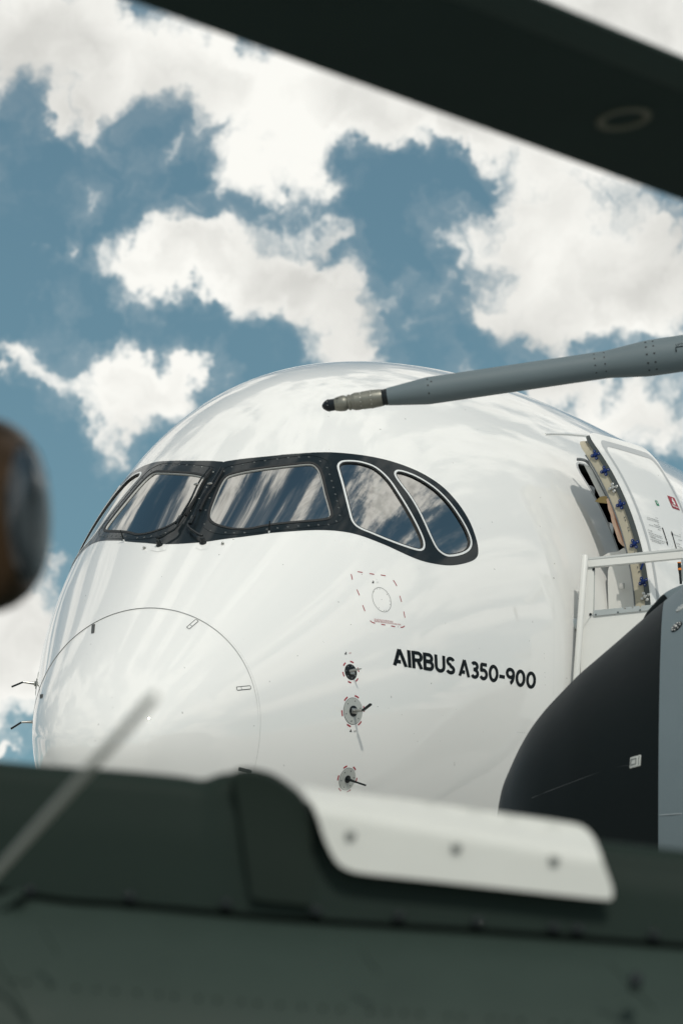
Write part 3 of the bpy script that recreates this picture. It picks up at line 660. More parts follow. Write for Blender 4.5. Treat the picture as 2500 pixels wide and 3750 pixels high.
def build_probes():
    def plate(px, R, m, screws, scol, rs, off=.004):
        P, n, t1, t2 = frame_at(px); V, F = disc_local(P, n, t1, t2, 1e-4, R, off); o = put('sensor_plate', V, F, m, airliner, smooth=False)[0]
        V, F = disc_local(P, n, t1, t2, R, R + .0035, .0012); put('plate_gap', V, F, SEAMM, o)
        for k in range(screws):
            a = 2 * math.pi * (k + .35) / screws; q, nn = snap((P + rs * (math.cos(a) * t1 + math.sin(a) * t2))[None], off); s_ = place(SCREW, 'screw', o, l2w(q[0]), l2wd(nn[0]), .62)
        return o, P, n, t1, t2
    def dashes(P, n, t1, t2, R, k=6, span=.30, ph=.2, w_=.013):
        for i in range(k):
            a = 2 * math.pi * i / k + ph; V, F = disc_local(P, n, t1, t2, R, R + w_, .0016, 6, a - span / 2, a + span / 2); put('red_dash', V, F, RED, airliner, smooth=False)
    up = np.array([0, 0, 1.0])
    def finish(o, P, n, t1, t2, kind, mirror):
        """arm and vane of a probe; mirrored one stands on the starboard side"""
        def G(q): q = np.array(q, float); return q * np.array([1, -1, 1]) if mirror else q
        if kind == 0:      # black plate, flat blade
            mb = MB(); mb.box(l2w(G(P + n * .012 - t2 * .012)), l2wd(G(t1 * .024)), l2wd(G(t2 * .012)), l2wd(G(n * .01)), .003); mb.build('probe_foot', STEEL, o)
            mb = MB(); Q = np.array([G(P + n * .008 - t1 * .018 + t2 * .006), G(P + n * .05 + t1 * .0 + t2 * .008), G(P + n * .12 + t1 * .01 + t2 * .006)])
            mb.tube(l2w(Q), [.012, .011, .004], 10); mb.build('probe_arm', STEEL, o)
        else:
            L = .115 if kind == 1 else .10
            mb = MB(); mb.lathe(l2w(G(P + n * .003)), l2wd(G(n)), [(0, .045 if kind == 1 else .032), (.005, .045 if kind == 1 else .032), (.006, .02)], 24); mb.build('probe_hub', BLACK, o)
            if kind == 1:
                mb = MB(); mb.box(l2w(G(P + n * .014)), l2wd(G(t1 * .03)), l2wd(G(t2 * .022)), l2wd(G(n * .007)), .003); mb.build('probe_foot', STEEL, o)
            mb = MB(); mb.tube(l2w(np.array([G(P), G(P + n * .02), G(P + n * L * .6 - t1 * .004), G(P + n * L - t1 * .006)])), [.017, .014, .0105, .0095], 10); arm = mb.build('probe_arm', STEEL if kind == 1 else BLACK, o)
            sgn = -1.0 if mirror else 1.0
            d = nrm(n * .8 + t2 * .46 * sgn) if kind == 1 else nrm(n + t1 * .08); c = P + n * L - t1 * .006
            sd_ = nrm(np.cross(d, t1)); mb = MB(); e = c + d * .055; mb.box(l2w(G(e)), l2wd(G(d * .052)), l2wd(G(nrm(t1 - d * (t1 @ d)) * .013)), l2wd(G(sd_ * .0075)), .002); mb.build('vane', BLACK, o)
    o, P, n, t1, t2 = plate((1284, 2461), .064, BLACK, 7, None, .052); finish(o, P, n, t1, t2, 0, False); dashes(P, n, t1, t2, .083, 6, .42, .25, .012); pa = (P, n, t1, t2)
    o, P, n, t1, t2 = plate((1292, 2604), .108, GREYP, 6, None, .085); finish(o, P, n, t1, t2, 1, False); dashes(P, n, t1, t2, .122, 6, .38, .25); pb = (P, n, t1, t2)
    o, P, n, t1, t2 = plate((1271, 2853), .092, GREYP, 6, None, .072); finish(o, P, n, t1, t2, 2, False); dashes(P, n, t1, t2, .105, 6, .38, .1)
    # the same two upper sensors on the starboard side, seen past the silhouette
    for (P, n, t1, t2) in (pa, pb):
        V, F = disc_local(P, n, t1, t2, 1e-4, .1, .004); V[:, 1] *= -1; o = put('sensor_plate', V, [f[::-1] for f in F], GREYP, airliner, smooth=False)[0]; finish(o, P, n, t1, t2, 1, True)
    # pressure-port field with dashed border
    D = [[(235,92),(240,110),(243,127)], [(276,76),(308,81)], [(352,88),(382,93)], [(424,97),(454,102)], [(503,130),(516,148),(526,168)], [(545,230),(556,269)], [(570,330),(578,370)], [(550,431),(566,430),(576,422)], [(490,422),(515,427)], [(427,412),(452,416)], [(356,388),(370,400),(387,405)], [(309,290),(323,328)], [(272,190),(288,227)]]
    for d in D:
        V, F, _ = seg_px('red_dash', z2(d, ZD, SD), .0085, RED, airliner, .0016); put('red_dash', V, F, RED, airliner)
    a = np.linspace(0, 2 * math.pi, 48, endpoint=False); ca, sa = np.cos(math.radians(66)), np.sin(math.radians(66)); e = np.stack([430 + 82 * np.cos(a) * ca - 54 * np.sin(a) * sa, 255 + 82 * np.cos(a) * sa + 54 * np.sin(a) * ca], 1)
    V, F, _ = seg_px('port_ring', z2(e, ZD, SD), .0035, SEAMM, airliner, .0014, n=64, closed=True); ring = put('port_ring', V, F, SEAMM, airliner)[0]
    for q in ((401,186),(417,186),(380,204),(464,222),(481,263),(483,285),(459,323),(445,324),(413,307),(430,254),(304,92),(535,428)):
        p = hit(z2([q], ZD, SD)); nn = grad(p); place(SCREW, 'screw', ring, l2w(p[0]), l2wd(nn[0]), .38)
    for txt, q, m in (('DO NOT PLUG OR DEFORM HOLES', [(382,385),(501,400),(501,391),(383,375)], RED), ('DELIMITED AREA MUST BE SMOOTH AND CLEAN', [(382,396),(551,419),(551,410),(382,386)], RED), ('HOT', [(397,150),(409,150),(409,141),(397,140)], GREYP), ('HOT', [(222,600),(236,601),(236,591),(222,590)], RED), ('HOT', [(252,1100),(267,1100),(267,1089),(252,1088)], INK)):
        text_px('warning_text', txt, z2(q, ZD, SD), m, airliner)
    for c in ((375, 142), (201, 596), (232, 1090)):      # small crossed-hand symbols
        lines_px('warning_symbol', [z2([(c[0] - 7, c[1] + 2), (c[0] + 7, c[1] + 6)], ZD, SD), z2([(c[0], c[1] - 9), (c[0] + 1, c[1] + 9)], ZD, SD), z2([(c[0] - 6, c[1] + 8), (c[0] + 5, c[1] - 5)], ZD, SD)], .005, INK, airliner)
    # radome latches: recessed plates
    for q, m in (([(482,198),(497,194),(493,240),(479,242)], SEAMM), ([(975,210),(1022,169),(1037,178),(988,220)], PAINT), ([(1234,522),(1306,515),(1309,532),(1238,539)], PAINT), ([(1247,941),(1312,957),(1310,972),(1244,956)], SEAMM), ([(212,562),(226,560),(224,578),(211,580)], SEAMM)):
        q = z2(q, ZE, SE); o = patch_px('radome_latch', q, m, radome, off=.002, step=30, n=24, spline=False)[0]
        V, F, _ = seg_px('latch_gap', np.vstack([q, q[:1]]), .006, SEAMM, o, .0026, n=30); put('latch_gap', V, F, SEAMM, o)
        mid = [(q[0] + q[1]) / 2, (q[2] + q[3]) / 2] if np.linalg.norm(q[1] - q[0]) > np.linalg.norm(q[2] - q[1]) else [(q[0] + q[3]) / 2, (q[1] + q[2]) / 2]
        L_ = [q[0] + (q[1] - q[0]) * .33, q[3] + (q[2] - q[3]) * .33] if np.linalg.norm(q[1] - q[0]) > np.linalg.norm(q[2] - q[1]) else [q[0] + (q[3] - q[0]) * .33, q[1] + (q[2] - q[1]) * .33]
        V, F, _ = seg_px('latch_line', np.array(L_), .004, SEAMM, o, .003, n=4); put('latch_line', V, F, SEAMM, o)
    faint = mat('panel_joint', (.66, .67, .66), .5)
    lines_px('panel_joint', [z2([(1525,220),(1527,500),(1525,700),(1522,868)], ZD, SD)], .0022, faint, airliner, .0012)
    for q in ((1465,598),(1467,627),(1469,720),(1471,748),(1472,798),(1298,1100),(1312,1102),(1326,1103),(1340,1104),(1356,1106)):
        p = hit(z2([q], ZD, SD)); nn = grad(p); place(SCREW, 'rivet', airliner, l2w(p[0]), l2wd(nn[0]), .28)
    # rain gutter above the door
    P = hit(z2([(125,258),(200,255),(350,258),(480,268),(620,284)], ZC, SC)); N_ = grad(P); mb = MB(); mb.tube(l2w(catmull(P + N_ * .004, 5, False)), .012, 8); mb.build('rain_gutter', PAINT, airliner)
build_probes()

# ---------------------------------------------------------------- airliner: open door
DX0, DX1 = 5.20, 6.27
def door_xy(x, zz, o):
    x, zz = np.asarray(x, float), np.asarray(zz, float)
    h = np.where(zz > spl('zc', x), spl('zt', x) - spl('zc', x), spl('zc', x) - spl('zb', x)); y = spl('w', x) * np.sqrt(np.maximum(0, 1 - ((zz - spl('zc', x)) / h) ** 2))
    return np.stack([x, y + door_shift(zz) + o, zz], -1)
def rr(x0, x1, z0, z1, r, n=150):
    pts = []
    for cx, cz, a0 in ((x0 + r, z0 + r, math.pi), (x1 - r, z0 + r, 1.5 * math.pi), (x1 - r, z1 - r, 0), (x0 + r, z1 - r, .5 * math.pi)):
        for k in range(9): a = a0 + k / 8 * math.pi / 2; pts.append((cx + r * math.cos(a), cz + r * math.sin(a)))
    return resample(np.array(pts), n)
def shell(name, L, o1, o2, m, parent, hole=None, step=.06, edge_mat=None):
    g = np.array([(a, b) for a in np.arange(L[:, 0].min(), L[:, 0].max(), step) for b in np.arange(L[:, 1].min(), L[:, 1].max(), step)])
    k = in_poly(g, L) & (dist_to_loop(g, L) > .01)
    if hole is not None: k &= ~in_poly(g, hole) & (dist_to_loop(g, hole) > .01)
    q, tri = cdt(g[k], [L] + ([hole] if hole is not None else [])); cen = np.array([q[t].mean(0) for t in tri]); keep = in_poly(cen, L)
    if hole is not None: keep &= ~in_poly(cen, hole)
    A = door_xy(q[:, 0], q[:, 1], o1); B = door_xy(q[:, 0], q[:, 1], o2); n = len(q); F = []
    for t, kk in zip(tri, keep):
        if not kk: continue
        t = list(t); c = np.cross(A[t[1]] - A[t[0]], A[t[2]] - A[t[0]])
        if c[1] < 0: t = t[::-1]
        F += [tuple(t), tuple(n + i for i in t[::-1])]
    for lp in [L] + ([hole] if hole is not None else []):
        P1 = door_xy(lp[:, 0], lp[:, 1], o1); P2 = door_xy(lp[:, 0], lp[:, 1], o2); b = len(A) + len(B) + (0 if lp is L else 2 * len(L)); k = len(lp)
        cw = np.sum(lp[:, 0] * np.roll(lp[:, 1], -1) - np.roll(lp[:, 0], -1) * lp[:, 1]) > 0
        for i in range(k):
            f = (b + i, b + (i + 1) % k, b + k + (i + 1) % k, b + k + i)
            F.append(f if (cw ^ (lp is not L)) else f[::-1])
    V = np.vstack([A, B] + [np.vstack([door_xy(lp[:, 0], lp[:, 1], o1), door_xy(lp[:, 0], lp[:, 1], o2)]) for lp in ([L] + ([hole] if hole is not None else []))])
    o = put(name, V, F, m, parent, angle=35)[0]
    return o
def hit_x(px, x):
    d = w2ld(ray(px)); o = w2l(C0); t = (x - o[0]) / d[:, 0]; return o + t[:, None] * d
def build_door():
    beige = mat('door_edge_primer', (.46, .42, .32), .6, var=.12, vscale=12, bump=.15, bscale=150); grey = mat('door_edge_grey', (.055, .066, .066), .5); liner = mat('door_liner_white', (.72, .72, .69), .5); sealm = mat('door_seal_grey', (.13, .145, .155), .55)
    blue = mat('latch_blue', (.004, .022, .13), .35, coat=.5, var=.2, vscale=60); fab = mat('peach_fabric', (.76, .52, .38), .85, var=.3, vscale=30); silver = mat('latch_silver', (.5, .5, .48), .35, metal=.9); green = mat('exit_green', (.01, .22, .11), .5)
    ZTOP, ZBOT = 2.0, -.86
    win = rr(DX0 + .66, DX0 + .92, .58, .98, .128, 60)
    skin = shell('door', rr(DX0, DX1, ZBOT, ZTOP, .14), 0, -.013, PAINT, airliner, hole=win)
    shell('door_edge', rr(DX0 + .004, DX1 - .004, ZBOT + .004, ZTOP - .02, .14), -.0135, -.066, grey, skin)
    shell('door_frame', rr(DX0 + .02, DX1 - .02, ZBOT + .03, ZTOP - .07, .12), -.0665, -.165, beige, skin)
    li = shell('door_lining', rr(DX0 + .16, DX1 - .10, .0, 1.82, .12), -.166, -.255, liner, skin)
    # slide bustle on the lower inside
    shell('slide_bustle', rr(DX0 + .16, DX1 - .12, ZBOT + .05, .30, .14), -.166, -.42, liner, skin)
    shell('door_window', win * .985 + win.mean(0) * .015, -.012, -.018, GLASS, skin)
    w2 = rr(DX0 + .645, DX0 + .935, .565, .995, .143, 70); V1 = door_xy(w2[:, 0], w2[:, 1], .0); N1 = grad(V1, Fdoor); V, F = ring3(V1, N1, -.02, .0, -.002, .006); put('window_rim', V, F, mat('window_rim_grey', (.30, .34, .36), .4), skin, angle=40)
    # pale grey outline band on the skin
    A, B = rr(DX0 + .085, DX1 - .03, ZBOT + .09, ZTOP - .06, .12), rr(DX0 + .125, DX1 - .07, ZBOT + .13, ZTOP - .12, .09)
    q, tri = cdt(np.zeros((0, 2)), [A, B]); cen = np.array([q[t].mean(0) for t in tri]); keep = in_poly(cen, A) & ~in_poly(cen, B); P = door_xy(q[:, 0], q[:, 1], .0022)
    F = [tuple(t) if np.cross(P[t[1]] - P[t[0]], P[t[2]] - P[t[0]])[1] > 0 else tuple(t[::-1]) for t, k in zip(tri, keep) if k]; put('outline_band', P, F, GREYT, skin, smooth=False)
    # seals: grey tubes down the front edge of the lining
    zs = np.linspace(ZBOT + .05, 1.80, 40); x0 = np.full_like(zs, DX0 + .125); x0[-6:] += np.array([.0, .01, .02, .045, .08, .13]); P = door_xy(x0, zs, -.205); mb = MB(); mb.tube(l2w(P), .028, 10); mb.build('door_seal', sealm, skin)
    P = door_xy(np.full_like(zs, DX0 + .018), zs - .02, -.17); mb = MB(); mb.tube(l2w(P), .007, 6); mb.build('edge_bead', sealm, skin)
    # inner lining sheets and their rubber seal, seen past the door edge
    def sheet(name, px, x, th, m):
        A = hit_x(px, x); B = A + np.array([th, 0, 0]); k = len(A); put(name, np.vstack([A, B]), [tuple(range(k)), tuple(range(k, 2 * k))[::-1]] + [(i, (i + 1) % k, k + (i + 1) % k, k + i) for i in range(k)], m, skin, smooth=False)
    Z2b, S2b = (2100, 1600), 220 / 1568; Z3b, S3b = (2200, 1850), 220 / 1262
    sheet('door_lining', z2([(240, 690), (400, 780), (490, 880), (560, 1010), (700, 1290), (840, 1560), (670, 1560), (500, 1215), (380, 970), (265, 740)], Z2b, S2b), 5.58, .03, liner)
    P = hit_x(z2([(80, 585), (190, 590), (310, 625), (420, 730), (505, 850), (570, 980), (700, 1240), (810, 1450), (900, 1610), (960, 1720)], Z2b, S2b), 5.56); mb = MB(); mb.tube(l2w(catmull(P, 5, False)), .014, 10); mb.build('door_seal', sealm, skin)
    sheet('slide_cover', z2([(205, 1258), (158, 1300), (137, 1400), (135, 1650), (150, 2190), (745, 2150), (690, 1800), (640, 1500), (588, 1212), (380, 1232)], Z3b, S3b), 5.42, .05, liner)
    P = hit_x(z2([(610, 1180), (660, 1450), (720, 1800), (790, 2170)], Z3b, S3b), 5.40); mb = MB(); mb.tube(l2w(catmull(P, 5, False)), .0165, 10); mb.build('door_seal', sealm, skin)
    # latch fittings on the front face
    ZB2, SB2 = (2100, 1600), 220 / 1568; ZB3, SB3 = (2200, 1850), 220 / 1262
    fx = DX0 + .014
    def fitting(px, m, ang, s=1.0, tab=False):
        c = hit_x(np.atleast_2d(px), fx)[0]; ex = np.array([0, math.cos(ang), math.sin(ang)]); ey = np.array([0, -math.sin(ang), math.cos(ang)]); nx = np.array([-1.0, 0, 0]); mb = MB()
        if tab:
            t = MB(); t.box(l2w(c - ex * .01 + np.array([.012, 0, 0])), l2wd(ex * .058 * s), l2wd(ey * .05 * s), l2wd(nx * .008), .004); t.build('latch_tab', beige, skin)
        for i, (a, b) in enumerate(((1, 1), (1, -1), (-1, 1), (-1, -1))):
            p = c + (ex * a + ey * b) * .025 * s
            mb.lathe(l2w(p), l2wd(nx), [(0, .016 * s), (.012, .016 * s), (.015, .010 * s)], 12); mb.tube(l2w(np.array([c, p])), .0165 * s, 8)
        mb.lathe(l2w(c), l2wd(nx), [(0, .024 * s), (.018, .022 * s), (.03, .014 * s), (.032, .006 * s)], 14)
        o = mb.build('latch_fitting', m, skin)
        mb = MB()
        for a, b in ((1, 1), (1, -1), (-1, 1), (-1, -1)): mb.lathe(l2w(c + (ex * a + ey * b) * .025 * s + nx * .015), l2wd(nx), [(0, .005 * s), (.003, .004 * s)], 8)
        mb.build('latch_bolt', silver, o)
    for q, m, t in (((565, 470), blue, True), ((815, 890), blue, True), ((1030, 1330), silver, False), ((1225, 1765), blue, False)): fitting(z2([q], ZB2, SB2), m, math.radians(-30), .92, t)
    for q, m in (((700, 815), blue), ((885, 1610), blue), ((930, 1925), silver)): fitting(z2([q], ZB3, SB3), m, math.radians(-15), .95)
    c = hit_x(z2([(860, 1285)], ZB3, SB3), fx)[0]; mb = MB(); mb.tube(l2w(np.array([c + [0, -.012, -.03], c + [0, .012, .03]])), .014, 8); mb.build('latch_lever', blue, skin)
    c = hit_x(z2([(960, 1750)], ZB3, SB3), fx)[0]; mb = MB(); mb.lathe(l2w(c), l2wd(np.array([-1.0, 0, 0])), [(0, .022), (.008, .022), (.008, .014), (.002, .013)], 16); mb.build('edge_socket', sealm, skin)
    for q in ((485,255),(503,310),(560,470),(577,527),(697,992),(765,988),(762,1298),(785,1398),(905,1452),(840,1000)):
        c = hit_x(z2([q], ZB3, SB3), fx)[0]; place(SCREW, 'screw', skin, l2w(c), l2wd(np.array([-1.0, 0, 0])), .6)
    # folded peach strap, hinge shelf, lower arm
    P = hit_x(z2([(900,1610),(960,1720),(1010,1870),(1060,2000)], ZB2, SB2), DX0 + .10); Q = hit_x(z2([(310,330),(370,500),(430,680),(480,800),(510,850)], ZB3, SB3), DX0 + .10); R_ = catmull(np.vstack([P, Q]), 4, False); mb = MB(); mb.tube(l2w(R_), np.concatenate([np.linspace(.022, .04, 8), np.full(len(R_) - 16, .04), np.linspace(.04, .012, 8)]), 8); mb.build('fabric_strap', fab, skin)
    P = R_ + np.array([-.035, .012, 0]); mb = MB(); mb.tube(l2w(P[3:-3]), .008, 6); mb.build('strap_fold', mat('peach_fold', (.45, .20, .12), .85), skin)
    S1 = hit_x(z2([(540,1680),(690,1560),(845,1550),(890,1740),(650,1715)], ZB2, SB2), DX0 + .22); S2 = S1 + np.array([.05, 0, .012]); k = len(S1); put('hinge_shelf', np.vstack([S1, S2]), [tuple(range(k)), tuple(range(k, 2 * k))[::-1]] + [(i, (i + 1) % k, k + (i + 1) % k, k + i) for i in range(k)], mat('hinge_shelf_ochre', (.42, .30, .11), .55), skin, smooth=False)
    A_ = hit_x(z2([(20,1075),(150,1000),(350,970),(470,895),(520,985),(520,1020),(200,1050),(60,1100)], ZB3, SB3), DX0 + .20); A2 = A_ + np.array([.06, 0, 0]); k = len(A_); put('hinge_arm', np.vstack([A_, A2]), [tuple(range(k)), tuple(range(k, 2 * k))[::-1]] + [(i, (i + 1) % k, k + (i + 1) % k, k + i) for i in range(k)], liner, skin, smooth=False)
    c = hit_x(z2([(432, 1700)], ZB3, SB3), DX0 + .155)[0]; mb = MB(); mb.box(l2w(c), l2wd(np.array([.004, 0, 0])), l2wd(np.array([0, .026, 0])), l2wd(np.array([0, 0, .026])), .003); hd = mb.build('bustle_handle', mat('handle_grey', (.5, .5, .48), .4), skin)
    # markings on the door
    def dpx(pts): return z2(pts, (2340, 1780), 160 / 1568)
    q = dpx([(980,340),(1240,432),(1435,880),(1170,785)]); patch_px('red_badge', q, RED, skin, off=.004, fn=Fdoor, step=14, n=40, spline=False)
    wht = mat('white_print', (.78, .78, .76), .5)
    text_px('badge_text', 'Emirates', dpx([(1180,745),(1385,815),(1330,735),(1128,640)]), wht, skin, fn=Fdoor, off=.0065, bold=.02)
    lines_px('badge_script', [dpx([(1150,450),(1165,500),(1130,480)]), dpx([(1165,480),(1185,530),(1150,550)]), dpx([(1180,520),(1225,560),(1190,620),(1170,580)]), dpx([(1215,560),(1250,640),(1200,660)]), dpx([(1240,630),(1262,690)])], .014, wht, skin, .0065, Fdoor)
    q = dpx([(540,510),(622,535),(705,722),(612,700)]); patch_px('exit_sign', q, green, skin, off=.004, fn=Fdoor, step=14, n=30, spline=False)
    patch_px('exit_figure', dpx([(580,560),(605,568),(640,660),(615,650)]), wht, skin, off=.0062, fn=Fdoor, step=14, n=20, spline=False)
    lines_px('door_arrow', [dpx([(808,1495),(960,1960)]), dpx([(1312,2255),(1175,1770)])], .016, INK, skin, .004, Fdoor)
    for q in ([(945,2000),(975,1965),(998,2035),(1010,2155),(968,2070)], [(1120,1610),(1185,1710),(1195,1780),(1165,1790),(1135,1730)]): patch_px('arrow_head', dpx(q), INK, skin, off=.0045, fn=Fdoor, step=20, n=20, spline=False)
    text_px('door_text', 'TO CLOSE', dpx([(290,1600),(445,1655),(435,1610),(278,1555)]), INK, skin, fn=Fdoor, off=.004)
    text_px('door_text', 'TO OPEN', dpx([(1325,2080),(1450,2130),(1430,2085),(1308,2040)]), INK, skin, fn=Fdoor, off=.004)
    rl = random.Random(3); L = []
    def scribble(a, b):
        a, b = np.array(a, float), np.array(b, float); t = 0.0; n_ = np.linalg.norm(b - a)
        while t < 1:
            w_ = rl.uniform(14, 40) / n_; L.append(dpx([a + (b - a) * t, a + (b - a) * min(1, t + w_)])); t += w_ + rl.uniform(8, 16) / n_
    for a, b in (((260,1120),(670,1250)), ((265,1180),(690,1310)), ((640,1365),(690,1385)), ((510,1385),(745,1465)), ((325,1390),(770,1525)), ((645,1560),(760,1590)), ((555,1130),(640,1165)),
                 ((310,1660),(800,1830)), ((340,1725),(810,1890)), ((360,1790),(565,1860)), ((390,1840),(910,2020)), ((380,1905),(870,2065)), ((430,1970),(770,2080)), ((1420,1745),(1465,1765)), ((1210,1745),(1480,1835)), ((1385,1930),(1520,1970)), ((1355,2160),(1510,2215))): scribble(a, b)
    lines_px('door_instructions', L, .0045, mat('grey_print', (.16, .17, .17), .6), skin, .0035, Fdoor)
    # jamb of the opening: a deep return wall, and a few dark fittings inside
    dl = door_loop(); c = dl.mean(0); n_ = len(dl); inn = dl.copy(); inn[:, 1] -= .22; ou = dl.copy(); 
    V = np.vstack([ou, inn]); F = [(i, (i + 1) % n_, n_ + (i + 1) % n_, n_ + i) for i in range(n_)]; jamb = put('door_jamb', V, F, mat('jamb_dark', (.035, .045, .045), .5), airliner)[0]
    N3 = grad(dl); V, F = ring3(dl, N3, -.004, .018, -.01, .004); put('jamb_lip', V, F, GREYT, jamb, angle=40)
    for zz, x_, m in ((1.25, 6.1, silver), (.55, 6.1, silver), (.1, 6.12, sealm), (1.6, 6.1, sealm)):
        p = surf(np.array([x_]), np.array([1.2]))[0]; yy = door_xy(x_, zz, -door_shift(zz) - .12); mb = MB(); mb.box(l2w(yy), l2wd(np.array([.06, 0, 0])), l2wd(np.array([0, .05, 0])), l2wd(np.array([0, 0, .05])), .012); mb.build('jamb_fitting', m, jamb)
build_door()
def build_gear():
    tyre = mat('tyre', (.012, .012, .012), .8); strut = mat('gear_grey', (.4, .42, .42), .4)
    for x, ys, r in ((4.6, (-.3, .3), .5), (33.0, (-5.6, -4.9), .68), (33.0, (4.9, 5.6), .68)):
        top = l2w(np.array([x, np.mean(ys) * (1 if abs(ys[0]) < 1 else .5), -2.6])); bot = l2w(np.array([x, np.mean(ys), -1.0])); bot[2] = r
        mb = MB(); mb.tube([top, (top + bot) / 2, bot], [.16, .13, .11], 14); g = mb.build('landing_gear', strut, airliner)
        for y in ys:
            c = l2w(np.array([x, y, 0])); c[2] = r; mb = MB(); mb.lathe(c - PORT * .18, PORT, [(0, r * .55), (0, r * .86), (.05, r * .97), (.10, r), (.26, r), (.31, r * .97), (.36, r * .86), (.36, r * .55)], 30); mb.build('wheel', tyre, g)
build_gear()

# ================================================================== MILITARY TRANSPORT (black radome, refuelling probe)
MYAW = math.radians(6.0)
MA = np.array([math.cos(MYAW), -math.sin(MYAW), 0]); MS = np.array([-math.sin(MYAW), -math.cos(MYAW), 0])     # aft, near side
MY = 24.0
mtip = at_y([(1803, 3150)], MY + 1.2)[0]
MSC = (MY + 1.2) / FPX / _cp                                # metres per photo pixel at the nose axis
transport = thing('transport_plane', 'grey military transport plane with black radome and long refuelling probe', 'airplane', (mtip[0] + 6, mtip[1], 0))
MPROF = np.array([(0, 0), (.004, .06), (.012, .14), (.027, .236), (.0586, .393), (.0986, .489), (.147, .591), (.2086, .694), (.277, .783), (.359, .871), (.454, .967), (.557, 1.056), (.66, 1.144), (.761, 1.232), (.83, 1.291), (.891, 1.342), (.946, 1.386), (.993, 1.423), (1.4, 1.70), (2.0, 2.02), (2.8, 2.32), (3.8, 2.56), (5.0, 2.70), (6.5, 2.76), (16.0, 2.76), (20, 2.5), (28, 1.0), (30, .3)]) * (MY + 1.2) / 22.0
_md = np.concatenate([[0], np.cumsum(np.linalg.norm(np.diff(MPROF, axis=0), axis=1))])
def mprof(s):
    """smooth profile by arc length"""
    P = MPROF; i = np.clip(np.searchsorted(_md, s, 'right') - 1, 0, len(P) - 2); t = ((s - _md[i]) / (_md[i + 1] - _md[i]))[:, None]
    T = np.gradient(P, _md, axis=0); h = (_md[i + 1] - _md[i])[:, None]
    return (2*t**3 - 3*t**2 + 1) * P[i] + (t**3 - 2*t**2 + t) * h * T[i] + (3*t**2 - 2*t**3) * P[i+1] + (t**3 - t**2) * h * T[i+1]
def mpt(a, r, ang): return mtip + np.multiply.outer(a, MA) + (r * np.cos(ang))[..., None] * ZZ + (r * np.sin(ang))[..., None] * MS
def build_transport():
    blk = mat('radome_black', (.0022, .0052, .0056), .5, spec=.12, var=.3, vscale=2.5, rvar=.08); gry = mat('military_grey', (.122, .160, .176), .55, var=.10, vscale=2.2, bump=.1, bscale=60, rvar=.08)
    sa = np.interp(.90 * (MY + 1.2) / 22.0, MPROF[:, 0], _md); n = 120; ph = np.linspace(0, 2 * math.pi, n, endpoint=False)
    def part(name, s0, s1, k, m, off=0):
        s = np.linspace(s0, s1, k); pr = mprof(s); V = np.concatenate([mpt(np.full(n, a), np.full(n, max(r - off, 0)), ph) for a, r in pr]); F = [(i * n + j, (i + 1) * n + j, (i + 1) * n + (j + 1) % n, i * n + (j + 1) % n) for i in range(k - 1) for j in range(n)]
        V[:, 2] = np.where(V[:, 2] < mtip[2], mtip[2] + (V[:, 2] - mtip[2]) * .72, V[:, 2])
        return new_obj(name, V, F, m, transport)
    rad = part('radome', 0.0005, sa - .003, 90, blk); part('fuselage', sa + .003, _md[-1], 130, gry); part('radome_gap', sa - .05, sa + .05, 6, RUBBER, .012)
    def skinpt(px, off=0.0):
        """ray against the body of revolution"""
        d = ray(np.atleast_2d(px)); R = []
        for v in d:
            lo = None
            for t in np.linspace(MY - 3, MY + 2.5, 900):
                w = C0 + v * t / v[1] - mtip; a = w @ MA; r = math.hypot(w[2], w @ MS)
                if a > 0 and r < np.interp(a, _pa, _pr): lo = t; break
            w = C0 + v * (lo or MY) / v[1]; q = w - mtip; a = q @ MA; rad_ = nrm(q - a * MA); sl = (np.interp(a + .02, _pa, _pr) - np.interp(a - .02, _pa, _pr)) / .04; nn = nrm(rad_ - MA * sl)
            R.append((w + nn * off, nn))
        return np.array([x[0] for x in R]), np.array([x[1] for x in R])
    ss = np.linspace(0, _md[-1], 1200); pp = mprof(ss); _pa, _pr = pp[:, 0], pp[:, 1]
    def disc(px, r, m, name, nd, rd, dm, par):
        P, Nn = skinpt(px); mb = MB(); mb.lathe(P[0], Nn[0], [(-.012, r), (.004, r), (.006, r * .94), (.006, .001)], 30, False, True); o = mb.build(name, m, par)
        u = nrm(np.cross(Nn[0], ZZ)); v = np.cross(Nn[0], u)
        for k in range(nd):
            a = 2 * math.pi * (k + .4) / nd; mb = MB(); mb.lathe(P[0] + Nn[0] * .006 + (u * math.cos(a) + v * math.sin(a)) * rd, Nn[0], [(0, r * .10), (.003, r * .08)], 8); mb.build('screw', dm, o)
        return o, P[0], Nn[0]
    wht = mat('screw_white', (.75, .75, .72), .35); gd = mat('disc_grey', (.38, .40, .39), .5)
    Z7, S7 = (1750, 2100), 750 / 1568
    o, p, nn = disc(z2([(1518, 410)], Z7, S7), .040, BLACK, 'antenna_disc', 8, .030, wht, transport); mb = MB(); mb.lathe(p + nn * .006, nn, [(0, .007), (.006, .006)], 10); mb.build('centre_screw', wht, o)
    disc(z2([(1545, 267)], Z7, S7), .030, gd, 'sensor_disc', 4, .017, mat('screw_blue', (.05, .09, .14), .4), transport)
    # latch plate on the radome
    P, Nn = skinpt(z2([(1203, 1442)], Z7, S7)); u = nrm(np.cross(ZZ, Nn[0])); u = u if u[0] > 0 else -u; v = np.cross(Nn[0], u); v = v if v[2] > 0 else -v
    ca, sa_ = math.cos(.14), math.sin(.14); u, v = u * ca + v * sa_, v * ca - u * sa_
    mb = MB(); mb.box(P[0], u * .041, v * .034, Nn[0] * .006, .004); lp = mb.build('latch_plate', mat('latch_plate_grey', (.42, .44, .42), .45, var=.15, vscale=40), rad)
